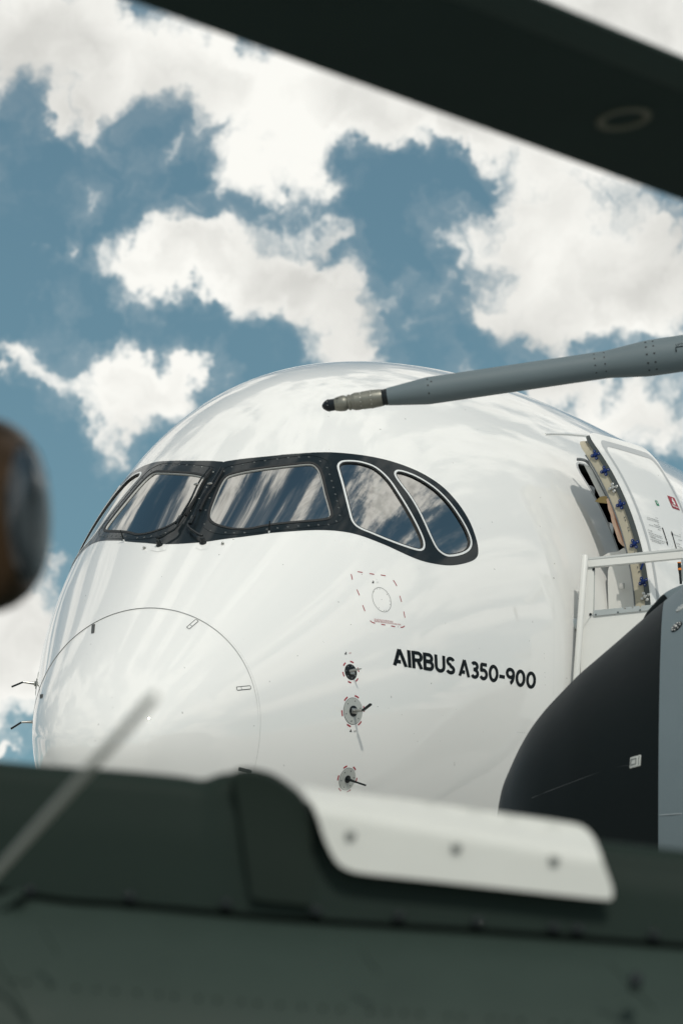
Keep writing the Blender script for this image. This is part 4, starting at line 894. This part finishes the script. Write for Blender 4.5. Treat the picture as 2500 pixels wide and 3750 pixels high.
    for du, dv, w_, h_ in ((-.012, .017, .020, .0022), (-.012, -.017, .020, .0022), (.008, 0, .0018, .018), (.030, 0, .0018, .026), (-.03, 0, .0018, .012)):
        mb = MB(); mb.box(P[0] + u * du + v * dv + Nn[0] * .0065, u * w_, v * h_, Nn[0] * .0016); mb.build('latch_slot', SEAMM, lp)
    P, Nn = skinpt(z2([(412,1720),(560,1660),(720,1600),(850,1550),(1000,1495),(1150,1470)], Z7, S7)); mb = MB(); mb.tube(catmull(P, 4, False), .0035, 6); mb.build('lightning_strip', mat('strip_dark', (.02, .024, .026), .5), rad)
    P, Nn = skinpt(z2([(1390,1850),(1480,1844),(1560,1838)], Z7, S7), .0005); mb = MB(); mb.tube(P, .0035, 6); mb.build('panel_seam', mat('seam_light', (.28, .32, .34), .5), transport)
    # raised fairing along the far shoulder, black in front and grey behind
    fp = at_y(np.array([(2316,2336),(2370,2268),(2391,2242),(2424,2208),(2455,2182),(2508,2160),(2608,2130),(2758,2110)], float), MY + 1.75); rads = np.array([.01, .045, .055, .06, .065, .07, .07, .02])
    Q = catmull(fp - ZZ * .035, 5, False); rr_ = np.interp(np.linspace(0, 1, len(Q)), np.linspace(0, 1, len(rads)), rads); k = 5 * 4 - 1
    mb = MB(); mb.tube(Q[:k + 1], rr_[:k + 1], 18); mb.build('shoulder_fairing', blk, transport); mb = MB(); mb.tube(Q[k:], rr_[k:], 18); mb.build('shoulder_fairing', gry, transport)
    # refuelling probe
    Z4, S4 = (1150, 1200), 1350 / 1568; py = MY + 1.2
    A0 = at_y(z2([(33, 335)], Z4, S4), py)[0]; A1 = at_y(z2([(1240, 157)], Z4, S4), py - .20)[0]; ax = nrm(A1 - A0); u = ax; per = S4 * py / FPX / _cp
    TZ, TS = (1160, 1390), 320 / 1568; pt = TS * py / FPX / _cp
    prof = [(0, 0), (6, 22), (25, 55), (55, 82), (90, 102), (118, 110)]
    def pl(name, pr, m, par, k=pt, cap=(True, True), n=40): mb = MB(); mb.lathe(A0, ax, [(a * k, r * k) for a, r in pr], n, *cap); return mb.build(name, m, par, angle=25)
    boom = pl('refuelling_probe', [(1200, 148), (1240, 150), (1390, 215)], gry, transport)   # first cone piece replaced below
    bpy.data.objects.remove(boom)
    cone0 = 1200 * pt
    L1 = (487 - 33) * per / .989; L2 = (1240 - 33) * per / .989; L3 = (1418 - 33) * per / .989; L4 = L3 + 3.2
    r0, r1, r2 = 37.5 * per, 58.5 * per, 77 * per
    mb = MB(); mb.lathe(A0, ax, [(cone0, r0), (L1 - .02, r1 - .002), (L1, r1), (L1 + .03, r1), (L2 - .05, r1), (L2, r1), (L2 + .03, r1 + .002), (L3 - .02, r2 - .002), (L3 + .02, r2), (L3 + 2.2, r2 + .01), (L4, .02)], 48, True, True)
    boom = mb.build('refuelling_probe', gry, transport, angle=12)
    met = mat('probe_metal', (.22, .22, .19), .42, metal=.55, var=.2, vscale=25); dk = mat('probe_tip_black', (.008, .012, .016), .35, coat=.4)
    pl('probe_tip', prof + [(122, 118), (128, 118), (132, 108), (245, 108)], dk, boom)
    pl('probe_collar', [(236, 112), (250, 120), (330, 138), (400, 145), (425, 140), (470, 118), (480, 112)], met, boom)
    pl('probe_ring', [(476, 126), (482, 141), (520, 143), (526, 132), (545, 132), (552, 144), (575, 148), (585, 148)], met, boom)
    pl('probe_body', [(583, 150), (600, 160), (690, 160), (692, 157), (740, 157), (742, 162), (880, 164), (884, 168), (930, 168), (934, 165), (1060, 158), (1100, 150)], met, boom)
    pl('probe_band', [(1099, 147), (1104, 153), (1112, 153), (1114, 146), (1150, 146), (1152, 151), (1203, 150)], BLACK, boom)
    # screws round the probe, all on the outside, pieces you can count
    bolt = bpy.data.meshes.new('bolt'); mb = MB(); mb.lathe((0, 0, 0), (0, 0, 1), [(-.002, 1), (.25, .9), (.35, .5)], 8, False, True); bolt.from_pydata([tuple(v) for v in mb.V], [], mb.F); bolt.materials.append(mat('bolt_bright', (.7, .7, .66), .3, metal=.6))
    boltd = bolt.copy(); boltd.materials.clear(); boltd.materials.append(mat('bolt_dark', (.02, .025, .028), .5))
    bu = nrm(np.cross(ax, ZZ)); bv = np.cross(bu, ax); bv = bv if bv[2] > 0 else -bv; bu = bu if bu[1] < 0 else -bu
    def bolts(d, r, angs, me, s):
        for a in angs:
            a = math.radians(a); nn = bu * math.cos(a) + bv * math.sin(a); place(me, 'bolt', boom, A0 + ax * d + nn * r, nn, s)
    bolts(716 * pt, 157 * pt, (52, 38, 12, -18, -48), bolt, 9 * pt); bolts(906 * pt, 168 * pt, (60, 40, 15, -14, -42), bolt, 8 * pt); bolts(1020 * pt, 160 * pt, (35,), boltd, 8 * pt); bolts(112 * pt, 110 * pt, (28, -6), bolt, 6 * pt); bolts(290 * pt, 128 * pt, (10, -35), boltd, 8 * pt)
    for d in (L1 + .008, L1 + .03): bolts(d, r1, (45, 12, -22) if d < L1 + .02 else (28,), boltd, .006)
    for d, r in ((L2 - .06, r1), (L2 - .0, r1)): bolts(d, r, (50, 22, -8, -40), boltd, .0055)
    for d in (L3 + .0, L3 + .045): bolts(d, r2, (52, 28, 2, -26, -52), boltd, .0065)
    mb = MB(); q = A0 + ax * 330 * pt + bu * 128 * pt * .82 + bv * 128 * pt * .62; mb.box(q, ax * 55 * pt, nrm(bv * .82 - bu * .62) * 7 * pt, nrm(bu * .82 + bv * .62) * 6 * pt); mb.build('collar_slot', BLACK, boom)
    # lifting mark: a word over a bracket arrow, printed on the tube
    LZ, LS = (2250, 1200), 250 / 1568
    def tubept(px):
        d = ray(np.atleast_2d(px)); R = []
        for v in d:
            # closest point to the axis, then back to the front of the tube
            w0 = C0 - A0; b = v @ ax; vv = v @ v; den = vv - b * b; t = (b * (w0 @ ax) - (w0 @ v)) / den; p = C0 + v * t; s = (p - A0) @ ax; q = p - A0 - ax * s; rr0 = r2 + .0008 * 0
            dist = math.sqrt(max(q @ q, 0)); back = math.sqrt(max(rr0 ** 2 - dist ** 2, 0)); p2 = p - nrm(v) * back; s2 = (p2 - A0) @ ax; nn = nrm(p2 - A0 - ax * s2); R.append(A0 + ax * s2 + nn * (rr0 + .004))
        return np.array(R)
    V, F = text_tris('LIFTING'); lo, hi = V.min(0), V.max(0); uu = (V - lo) / (hi - lo); px = np.stack([1395 + 300 * uu[:, 0], 420 - 38 * uu[:, 1] - 48 * uu[:, 0]], 1); new_obj('lifting_text', tubept(z2(px, LZ, LS)), F, INK, boom, smooth=False)
    mb = MB(); mb.tube(tubept(z2([(1392, 450), (1480, 440), (1568, 430), (1680, 415)], LZ, LS)) , .0022, 5); mb.tube(tubept(z2([(1395, 450), (1400, 500), (1404, 545)], LZ, LS)), .0022, 5); mb.tube(tubept(z2([(1403, 520), (1406, 566)], LZ, LS)), [.005, .0005], 6); mb.build('lifting_bracket', INK, boom)
    # mast that carries the probe down to the crown, and the gear below: outside the picture
    b0 = A0 + ax * (L3 + 1.9); b1 = b0.copy(); b1[2] = mtip[2] + 1.6; mb = MB(); mb.tube([b0, (b0 + b1) / 2, b1], [.1, .16, .25], 16); mb.build('probe_mast', gry, transport)
    for a, s in ((3.0, 0), (12.0, -1.6), (12.0, 1.6)):
        p = mtip + MA * a + MS * s; q = p.copy(); q[2] = .45; mb = MB(); mb.tube([p - ZZ * 1.0, q], [.14, .1], 12); g = mb.build('landing_gear', gry, transport)
        mb = MB(); mb.lathe(q - MS * .15, MS, [(0, .2), (0, .38), (.06, .45), (.24, .45), (.3, .38), (.3, .2)], 24); mb.build('wheel', mat('tyre', (.012, .012, .012), .8), g)
build_transport()

# ================================================================== BOARDING STAIRS
def build_stairs():
    wp = mat('stairs_white', (.74, .74, .71), .4, coat=.3, var=.04, vscale=4); gp = mat('stairs_rail_grey', (.42, .44, .43), .45, var=.1, vscale=8); al = mat('stairs_kick_metal', (.48, .50, .49), .38, metal=.7, var=.12, vscale=14)
    Y = 36.6; st = thing('boarding_stairs', 'white boarding stairs platform with handrail beside the open airliner door', 'stairs', tuple(at_y([(2300, 2400)], Y)[0] * np.array([1, 1, 0])))
    def P(q, y=Y): return at_y(z2(q, ZC, SC), y)
    def slab(name, q, y, th, m, par=st, bev=0):
        A = P(q, y); A2 = A.copy(); A2[:, 1] += th; k = len(A); F = [tuple(range(k)), tuple(range(k, 2 * k))[::-1]] + [(i, k + i, k + (i + 1) % k, (i + 1) % k) for i in range(k)]
        bm = bmesh.new(); vs = [bm.verts.new(tuple(v)) for v in np.vstack([A, A2])]
        for f in F: bm.faces.new([vs[i] for i in f])
        bmesh.ops.recalc_face_normals(bm, faces=bm.faces)
        if bev: bmesh.ops.bevel(bm, geom=list(bm.edges), offset=bev, segments=2, affect='EDGES')
        bm.verts.index_update(); o = new_obj(name, [np.array(v.co) for v in bm.verts], [[v.index for v in f.verts] for f in bm.faces], m, par, angle=40); bm.free(); return o
    a, b = P([(543, 1530), (460, 2700)], Y - .06); mb = MB(); mb.tube([b + (b - a) * .9, b, a, a + (a - b) * .012], [.029, .029, .029, .02], 16); mb.build('corner_post', wp, st)
    slab('upright', [(572,1600),(640,1600),(628,2120),(515,2290),(522,2150)], Y, .05, wp, bev=.004)
    slab('side_panel', [(520,2168),(1250,2090),(1800,2040),(1800,3400),(470,3400)], Y + .01, .04, wp)
    hr = slab('handrail', [(556,1568),(1620,1466),(1620,1550),(572,1650)], Y - .02, .06, wp, bev=.006)
    c = P([(553, 1572), (1000, 1524), (1620, 1462)], Y - .0); mb = MB(); mb.tube(c, .020, 10); mb.build('rail_cap', gp, st)
    slab('lower_rail', [(626,1635),(1600,1540),(1600,1552),(626,1652)], Y + .03, .03, gp)
    slab('frame_return', [(624,1640),(648,1638),(640,2095),(626,2100)], Y + .04, .05, gp)
    slab('kick_plate', [(632,2096),(945,2066),(948,2084),(968,2082),(970,2063),(1028,2057),(1030,2074),(1046,2072),(1048,2055),(1110,2049),(1114,2064),(1128,2062),(1130,2046),(1250,2036),(1250,2090),(632,2156)], Y - .004, .006, al)
    for q in ((655, 2140), (886, 2116), (1117, 2092)): p = P([q], Y - .006)[0]; place(SCREW, 'bolt', st, p, (0, -1, 0), .9)
    for q in ((632, 1667), (600, 2138)):
        p = P([q], Y - .004)[0]; mb = MB(); mb.lathe(p, (0, -1, 0), [(-.01, .012), (.003, .012), (.003, .001)], 12, False, True); mb.build('slot_hole', BLACK, st)
    # control stalk with orange bands
    s0 = P([(1520, 1800)], Y - .1)[0]; s1 = P([(1510, 1600)], Y - .1)[0]; Z5, S5 = (2380, 2020), 120 / 706
    def Q(q): return at_y(z2(q, Z5, S5), Y - .15)
    p = Q([(655, 700), (640, 500), (625, 350), (618, 240)]); mb = MB(); mb.tube(p, [.012, .012, .016, .016], 10); stalk = mb.build('control_stalk', BLACK, st)
    org = mat('stalk_orange', (.75, .22, .02), .5)
    for q in ([(632, 400), (628, 355)], [(618, 248), (617, 226)]): mb = MB(); mb.tube(Q(q), .0175, 10); mb.build('orange_band', org, stalk)
    mb = MB(); mb.tube(Q([(685, 640), (680, 480), (668, 290)]), [.010, .010, .012], 8); mb.build('stalk_bracket', STEEL, stalk)
    # platform floor and the legs to the ground
    f0 = P([(620, 2150), (1900, 2030)], Y); cx = f0.mean(0); mb = MB(); mb.box((cx[0] + .25, Y + .75, f0[:, 2].min() - .06), (1.0, 0, 0), (0, .66, 0), (0, 0, .05), .01); mb.build('platform', al, st)
    for x, y in ((f0[0][0] + .02, Y + .12), (f0[1][0], Y + .12), (f0[0][0] + .1, Y + 1.35), (f0[1][0], Y + 1.35)):
        mb = MB(); mb.tube([(x, y, 0), (x, y, f0[:, 2].min() - .08)], .05, 10); mb.build('leg', gp, st)
    zf = f0[:, 2].min() - .1; a_ = np.array([f0[1][0] + .3, Y + .75, zf]); b_ = np.array([f0[1][0] + .3 + zf * 1.5, Y + .75, .05]); d_ = nrm(b_ - a_)
    mb = MB(); mb.box((a_ + b_) / 2, (b_ - a_) / 2, (0, .62, 0), np.cross(d_, [0, 1, 0]) * .12, .02); mb.build('stair_flight', wp, st)
build_stairs()

# ================================================================== HELICOPTER in the foreground
def build_helicopter():
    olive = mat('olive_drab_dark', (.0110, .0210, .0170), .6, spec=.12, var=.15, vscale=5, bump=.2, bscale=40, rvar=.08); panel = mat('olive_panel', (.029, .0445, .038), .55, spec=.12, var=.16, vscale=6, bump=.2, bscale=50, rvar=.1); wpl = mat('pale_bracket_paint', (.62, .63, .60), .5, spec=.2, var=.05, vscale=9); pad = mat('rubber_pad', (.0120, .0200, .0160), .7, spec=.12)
    Y = 7.6
    hel = thing('helicopter', 'dark olive helicopter in the blurred foreground with rotor blade overhead', 'helicopter', (0.0, Y + .8, 0))
    Z8 = (0, 2650); S8 = 2500 / 1568
    def P(q, y=Y): return at_y(z2(q, Z8, S8), y)
    def loft(name, rows, m, par=hel, smooth=True, angle=50):
        rows = [np.asarray(r, float) for r in rows]; k = len(rows[0]); V = np.vstack(rows); F = [(i * k + j, i * k + j + 1, (i + 1) * k + j + 1, (i + 1) * k + j) for i in range(len(rows) - 1) for j in range(k - 1)]
        F += [tuple(i * k for i in range(len(rows)))[::-1], tuple(i * k + k - 1 for i in range(len(rows)))]
        bm = bmesh.new(); vs = [bm.verts.new(tuple(v)) for v in V]
        for f in F:
            try: bm.faces.new([vs[i] for i in f])
            except ValueError: pass
        bmesh.ops.recalc_face_normals(bm, faces=bm.faces); bm.verts.index_update(); o = new_obj(name, [np.array(v.co) for v in bm.verts], [[v.index for v in f.verts] for f in bm.faces], m, par, smooth, angle=angle); bm.free(); return o
    # spine fairing: front face, rounded shoulder, roof running back
    def xs_line(q, y): return catmull(P(q, y), 6, False)
    top = [(-500, 50), (-200, 62), (0, 80), (160, 94), (260, 100), (400, 113), (462, 122), (495, 112), (530, 106), (600, 114), (650, 138), (720, 182), (760, 190), (960, 215), (1150, 236), (1365, 262), (1568, 285), (1850, 318), (2200, 360)]
    seam = [(-500, 340), (-200, 362), (0, 380), (160, 402), (260, 408), (400, 420), (462, 426), (495, 429), (530, 432), (600, 438), (650, 442), (720, 447), (760, 450), (960, 462), (1150, 474), (1365, 490), (1568, 505), (1850, 525), (2200, 550)]
    T, B = xs_line(top, Y), xs_line(seam, Y - .03)
    rows = [B]
    for k in range(1, 4): rows.append(B + (T - B) * (k / 4) * .86)
    r = .05
    for k in range(7):
        a = k / 6 * math.pi / 2; rows.append(T - ZZ * r + np.array([0, r - r * math.cos(a), r * math.sin(a)]))
    rows.append(T + np.array([0, .9, .05])); rows.append(T + np.array([0, 1.5, -.35])); rows.append(B + np.array([0, 1.7, -.2])); rows.append(B + np.array([0, 1.7, -1.2])); rows.append(B + np.array([0, .4, -1.3])); rows.append(B + np.array([0, .06, -.02]))
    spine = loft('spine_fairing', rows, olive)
    # lower skin: starts under the seam, swells towards the viewer and then drops
    L0 = xs_line([(x, y + 14) for x, y in seam], Y - .035)
    rows = [L0 + np.array([0, .12, .0]), L0, L0 + np.array([0, -.03, -.012]), L0 + np.array([0, -.12, -.07]), L0 + np.array([0, -.20, -.15]), L0 + np.array([0, -.25, -.24]), L0 + np.array([0, -.27, -.36]), L0 + np.array([0, -.24, -.6]), L0 + np.array([0, -.1, -1.0]), L0 + np.array([0, .3, -1.25]), L0 + np.array([0, 1.6, -1.25]), L0 + np.array([0, 1.6, -.3])]
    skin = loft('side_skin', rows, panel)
    # fasteners along the seam
    for q in ((70, 385), (300, 400), (520, 416), (725, 432), (915, 444), (1095, 457), (1270, 470), (1325, 474), (1500, 488)):
        p = P([q], Y - .035)[0]; mb = MB(); mb.lathe(p, (0, -1, 0), [(0, .011), (.012, .010), (.016, .005)], 12); mb.build('fastener', BLACK, spine)
    for x in range(-40, 1640, 46):                      # rivets along the lower skin
        i = np.argmin(np.abs(z2([(x, 0)], Z8, S8)[0][0] - (1250 + FPX * (L0 - C0) @ RT / ((L0 - C0) @ FW)))); p = L0[i] + np.array([0, -.205, -.155]); mb = MB(); mb.lathe(p, nrm(np.array([0, -.85, .5])), [(-.003, .004), (.003, .0038), (.004, .002)], 8); mb.build('rivet', panel, skin)
    for q in ([(1400, 550), (1450, 600), (1500, 655)], [(-10, 540), (30, 610), (72, 700)], [(100, 470), (135, 530)], [(830, 520), (870, 575)]):
        A_ = P(q, Y - .28); mb = MB(); mb.tube(A_, .003, 6); mb.build('skin_joint', panel, skin)
    p = P([(1458, 592)], Y - .27)[0]; mb = MB(); mb.lathe(p, nrm(np.array([0, -.9, .4])), [(-.02, .012), (.012, .012), (.016, .006)], 14); mb.build('skin_knob', BLACK, skin)
    # pad strapped over the spine
    c = [(520, 445), (545, 250), (552, 160), (560, 118), (585, 106), (620, 112), (660, 138), (690, 170), (700, 250), (712, 455)]
    def padrow(dy, s=0): return P([(510, 445 + s), (520, 300 + s), (530, 170 + s), (545, 112 + s), (575, 104 + s), (615, 112 + s), (655, 136 + s), (690, 172 + s), (706, 300 + s), (718, 455 + s)], Y + dy)
    A_ = padrow(-.035); sh_ = A_.copy()
    W0 = P([(536, 110), (550, 105), (572, 103), (600, 107), (630, 117), (660, 136), (692, 164), (716, 206)], Y)
    Q = catmull(W0, 5, False)
    low = P([(578, 402), (588, 403), (600, 405), (620, 408), (645, 411), (668, 413), (690, 416), (712, 418)], Y - .045); Ql = catmull(low, 5, False)
    rows = [Ql, Ql + (Q - Ql) * .4 - np.array([0, .012, 0]), Ql + (Q - Ql) * .75 - np.array([0, .016, 0]), Q - np.array([0, .03, .012]), Q - np.array([0, .006, 0]), Q + np.array([0, .10, .004]), Q + np.array([0, .5, 0]), Q + np.array([0, .5, -.1]), Ql + np.array([0, .1, 0])]
    loft('strap_pad', rows, pad)
    # pale bracket plate: bent sheet with rounded corners, three screws
    pl = z2([(690, 142), (760, 152), (960, 178), (1150, 205), (1310, 228), (1345, 242), (1366, 268), (1386, 322), (1406, 380), (1402, 398), (1386, 404), (1200, 384), (1000, 362), (850, 346), (800, 336), (772, 316), (746, 266), (726, 206), (704, 162)], Z8, S8)
    L = resample(catmull(pl, 4), 120); g = np.array([(a, b) for a in np.arange(L[:, 0].min(), L[:, 0].max(), 26) for b in np.arange(L[:, 1].min(), L[:, 1].max(), 26)]); k = in_poly(g, L) & (dist_to_loop(g, L) > 9); q, tri = cdt(g[k], [L]); cen = np.array([q[t].mean(0) for t in tri]); keep = in_poly(cen, L)
    topy = np.interp(q[:, 0], L[:60, 0][np.argsort(L[:60, 0])], L[:60, 1][np.argsort(L[:60, 0])]); boty = np.interp(q[:, 0], [1100, 1280, 2140, 2240], [2900, 3190, 3290, 3300])
    edge = np.interp(q[:, 0], z2([(690, 0), (1365, 0)], Z8, S8)[:, 0], z2([(0, 142), (0, 262)], Z8, S8)[:, 1]); dv = np.clip((q[:, 1] - edge) / 380.0, 0, 1)
    yy = Y - .06 + .085 * np.clip(1 - dv / .22, 0, 1) ** 2 - .012 * np.clip((dv - .88) / .12, 0, 1)
    A_ = at_y(q, yy); A2 = A_ + np.array([0, .006, .0]); n = len(q); F = []
    for t, kk in zip(tri, keep):
        if not kk: continue
        t = list(t); cr = np.cross(A_[t[1]] - A_[t[0]], A_[t[2]] - A_[t[0]]); t = t if cr[1] < 0 else t[::-1]; F += [tuple(t), tuple(n + i for i in t[::-1])]
    plate = new_obj('bracket_plate', np.vstack([A_, A2]), F, wpl, hel, angle=60)
    for s_ in ((805, 256), (1048, 285), (1272, 314)):
        p = P([s_], Y - .062)[0]; mb = MB(); mb.lathe(p, (0, -1, 0), [(-.004, .0095), (.004, .0095), (.006, .006)], 16); mb.build('screw', mat('plate_screw', (.22, .23, .22), .4, metal=.5), plate)
    # whip antenna leaning towards the viewer
    a = at_y([(-160, 3360)], 6.9)[0]; b = at_y([(562, 2555)], 5.1)[0]; t = np.linspace(0, 1, 14)[:, None]; mb = MB(); mb.tube(a + (b - a) * t, np.linspace(.0075, .0062, 14), 12); ant = mb.build('whip_antenna', mat('antenna_grey', (.20, .22, .20), .5), hel)
    a0 = at_y([(-230, 3440)], 7.2)[0]; mb = MB(); mb.tube([a0 + np.array([0, .15, -.05]), a0, a], [.03, .022, .012], 12); mb.build('antenna_base', olive, ant)
    # wedge at the left edge, under the seam
    q = P([(-120, 420), (0, 392), (52, 380), (60, 388), (0, 432), (-120, 470)], Y - .10); q2 = q + np.array([0, .12, 0]); k = len(q); new_obj('step_wedge', np.vstack([q, q2]), [tuple(range(k)), tuple(range(k, 2 * k))[::-1]] + [(i, (i + 1) % k, k + (i + 1) % k, k + i) for i in range(k)], panel, hel, smooth=False)
    # ---- rotor blade overhead: a drooping, pitched plank of aerofoil section
    hA = 2.2
    def at_h(px, h): d = ray(np.atleast_2d(px)); return C0 + d * (h / d[:, 2:3])
    A_ = at_h([(470, 0), (2500, 735)], hA); e = nrm(A_[1] - A_[0]); pit = math.radians(11)
    side = nrm(np.cross(e, ZZ)); side = side if side[1] < 0 else -side            # towards the viewer
    cd = side * math.cos(pit) + ZZ * math.sin(pit); nn = np.cross(e, cd); nn = nn if nn[2] < 0 else -nn    # underside normal
    def on_plane(px): d = ray(np.atleast_2d(px)); t = ((A_[0] - C0) @ nn) / (d @ nn); return C0 + d * t[:, None]
    U = on_plane([(1905, 0), (2500, 243)]); chord = np.mean((U - A_[0]) @ cd); I_ = on_plane([(1800, 62), (2500, 339)]); ci = np.mean((I_ - A_[0]) @ cd)
    blm = mat('rotor_blade_black', (.0135, .0275, .0255), .7, spec=.08, var=.15, vscale=4); edg = mat('blade_edge_grey', (.025, .041, .038), .7, spec=.1)
    s0, s1 = -3.2, 5.2
    def section(x): # bottom profile (depth below chord plane) across the chord
        return 0.0
    def blade(name, c0, c1, m, par, lead):
        k = 14; V = []; ts = np.linspace(0, 1, 9); ss = np.linspace(s0, s1, 24)
        for s in ss:
            for t in ts: V.append(A_[0] + e * s + cd * (c0 + (c1 - c0) * t) + nn * (.0 if not lead else -.012 * t * t * 2))
            for t in ts[::-1]: V.append(A_[0] + e * s + cd * (c0 + (c1 - c0) * t) - nn * (.05 * math.sin(math.pi * min(1, .12 + (c0 + (c1 - c0) * t) / chord * .82)) + .006))
        n = 18; F = [(i * n + j, (i + 1) * n + j, (i + 1) * n + (j + 1) % n, i * n + (j + 1) % n) for i in range(len(ss) - 1) for j in range(n)]; F += [tuple(range(n)), tuple((len(ss) - 1) * n + j for j in range(n))[::-1]]
        bm = bmesh.new(); vs = [bm.verts.new(tuple(v)) for v in V]; [bm.faces.new([vs[i] for i in f]) for f in F]; bmesh.ops.recalc_face_normals(bm, faces=bm.faces); bm.verts.index_update()
        o = new_obj(name, [np.array(v.co) for v in bm.verts], [[v.index for v in f.verts] for f in bm.faces], m, par, angle=35); bm.free(); return o
    bl = blade('rotor_blade', 0, ci - .001, blm, hel, False); blade('leading_edge', ci + .001, chord, edg, bl, True)
    rc = on_plane([(2282, 433)])[0]; mb = MB(); mb.lathe(rc, nn, [(-.001, .043), (.004, .044), (.005, .058), (-.001, .059)], 40, False, False); mb.build('ring_mark', mat('ring_olive', (.07, .078, .055), .6), bl)
    # hub and mast out of the picture on the right
    hb = A_[0] + e * s1 + cd * chord * .5; mb = MB(); mb.lathe(hb - ZZ * .12, (0, 0, 1), [(0, .25), (.04, .32), (.2, .32), (.26, .2)], 24); mb.build('rotor_hub', olive, hel); mb = MB(); mb.tube([hb - ZZ * .1, np.array([hb[0], hb[1], 1.6])], .12, 16); mb.build('rotor_mast', olive, hel)
    mb = MB(); mb.box((hb[0] - 1.2, hb[1] - .6, 1.05), (2.2, 0, 0), (0, 1.1, 0), (0, 0, .6), .3); mb.build('cabin', olive, hel)
    for x, y in ((-.9, Y + .9), (1.4, Y + .9), (hb[0], hb[1] - .3)):
        mb = MB(); mb.tube([(x, y, 1.2), (x, y, .3)], [.1, .07], 12); mb.build('landing_gear', olive, hel); mb = MB(); mb.lathe((x, y, .3), (1, 0, 0), [(-.1, .15), (-.1, .25), (-.05, .3), (.05, .3), (.1, .25), (.1, .15)], 20); mb.build('wheel', mat('tyre', (.012, .012, .012), .8), hel)
    return hel
hel = build_helicopter()
def build_lamp():
    Y = 6.7
    def P(q): return at_y(q, Y)
    c = P([(-216, 1892)])[0]; k = 1.04 * Y / FPX / _cp
    lamp = thing('searchlight', 'glossy black rounded lamp housing at the left edge, blurred', 'lamp', (c[0], c[1], 0))
    gl = mat('lamp_housing_gloss', (.004, .007, .010), .2, coat=1.0, coat_rough=.12); br = mat('bronze_reflection', (.065, .040, .022), .32, metal=.9)
    # barrel with domed end pointing right, axis tilted slightly
    prof = [(-700, 345), (0, 352), (150, 348), (230, 330), (285, 298), (322, 248), (342, 180), (350, 100), (352, 1)]
    Q = catmull(np.array(prof, float), 5, False)
    mb = MB(); mb.lathe(c, nrm(np.array([1.0, -.25, .0])), [(a * k, max(r, .5) * k) for a, r in Q], 64, True, True); h = mb.build('housing', gl, lamp, angle=60)
    mb = MB(); mb.lathe(c, nrm(np.array([1.0, -.25, .0])), [(200 * k, 338 * k), (204 * k, 343 * k), (250 * k, 326 * k), (292 * k, 297 * k), (326 * k, 252 * k), (322 * k, 247 * k)], 64, False, False); mb.build('reflection_ring', br, lamp)  # bronze band paints in the brown reflection on the housing
    mb = MB(); b = c + np.array([-.2, 0, -.14]); mb.tube([b, b - ZZ * .35, np.array([b[0], Y + .75, b[2] - .55])], .03, 10); mb.build('bracket', BLACK, lamp)
build_lamp()
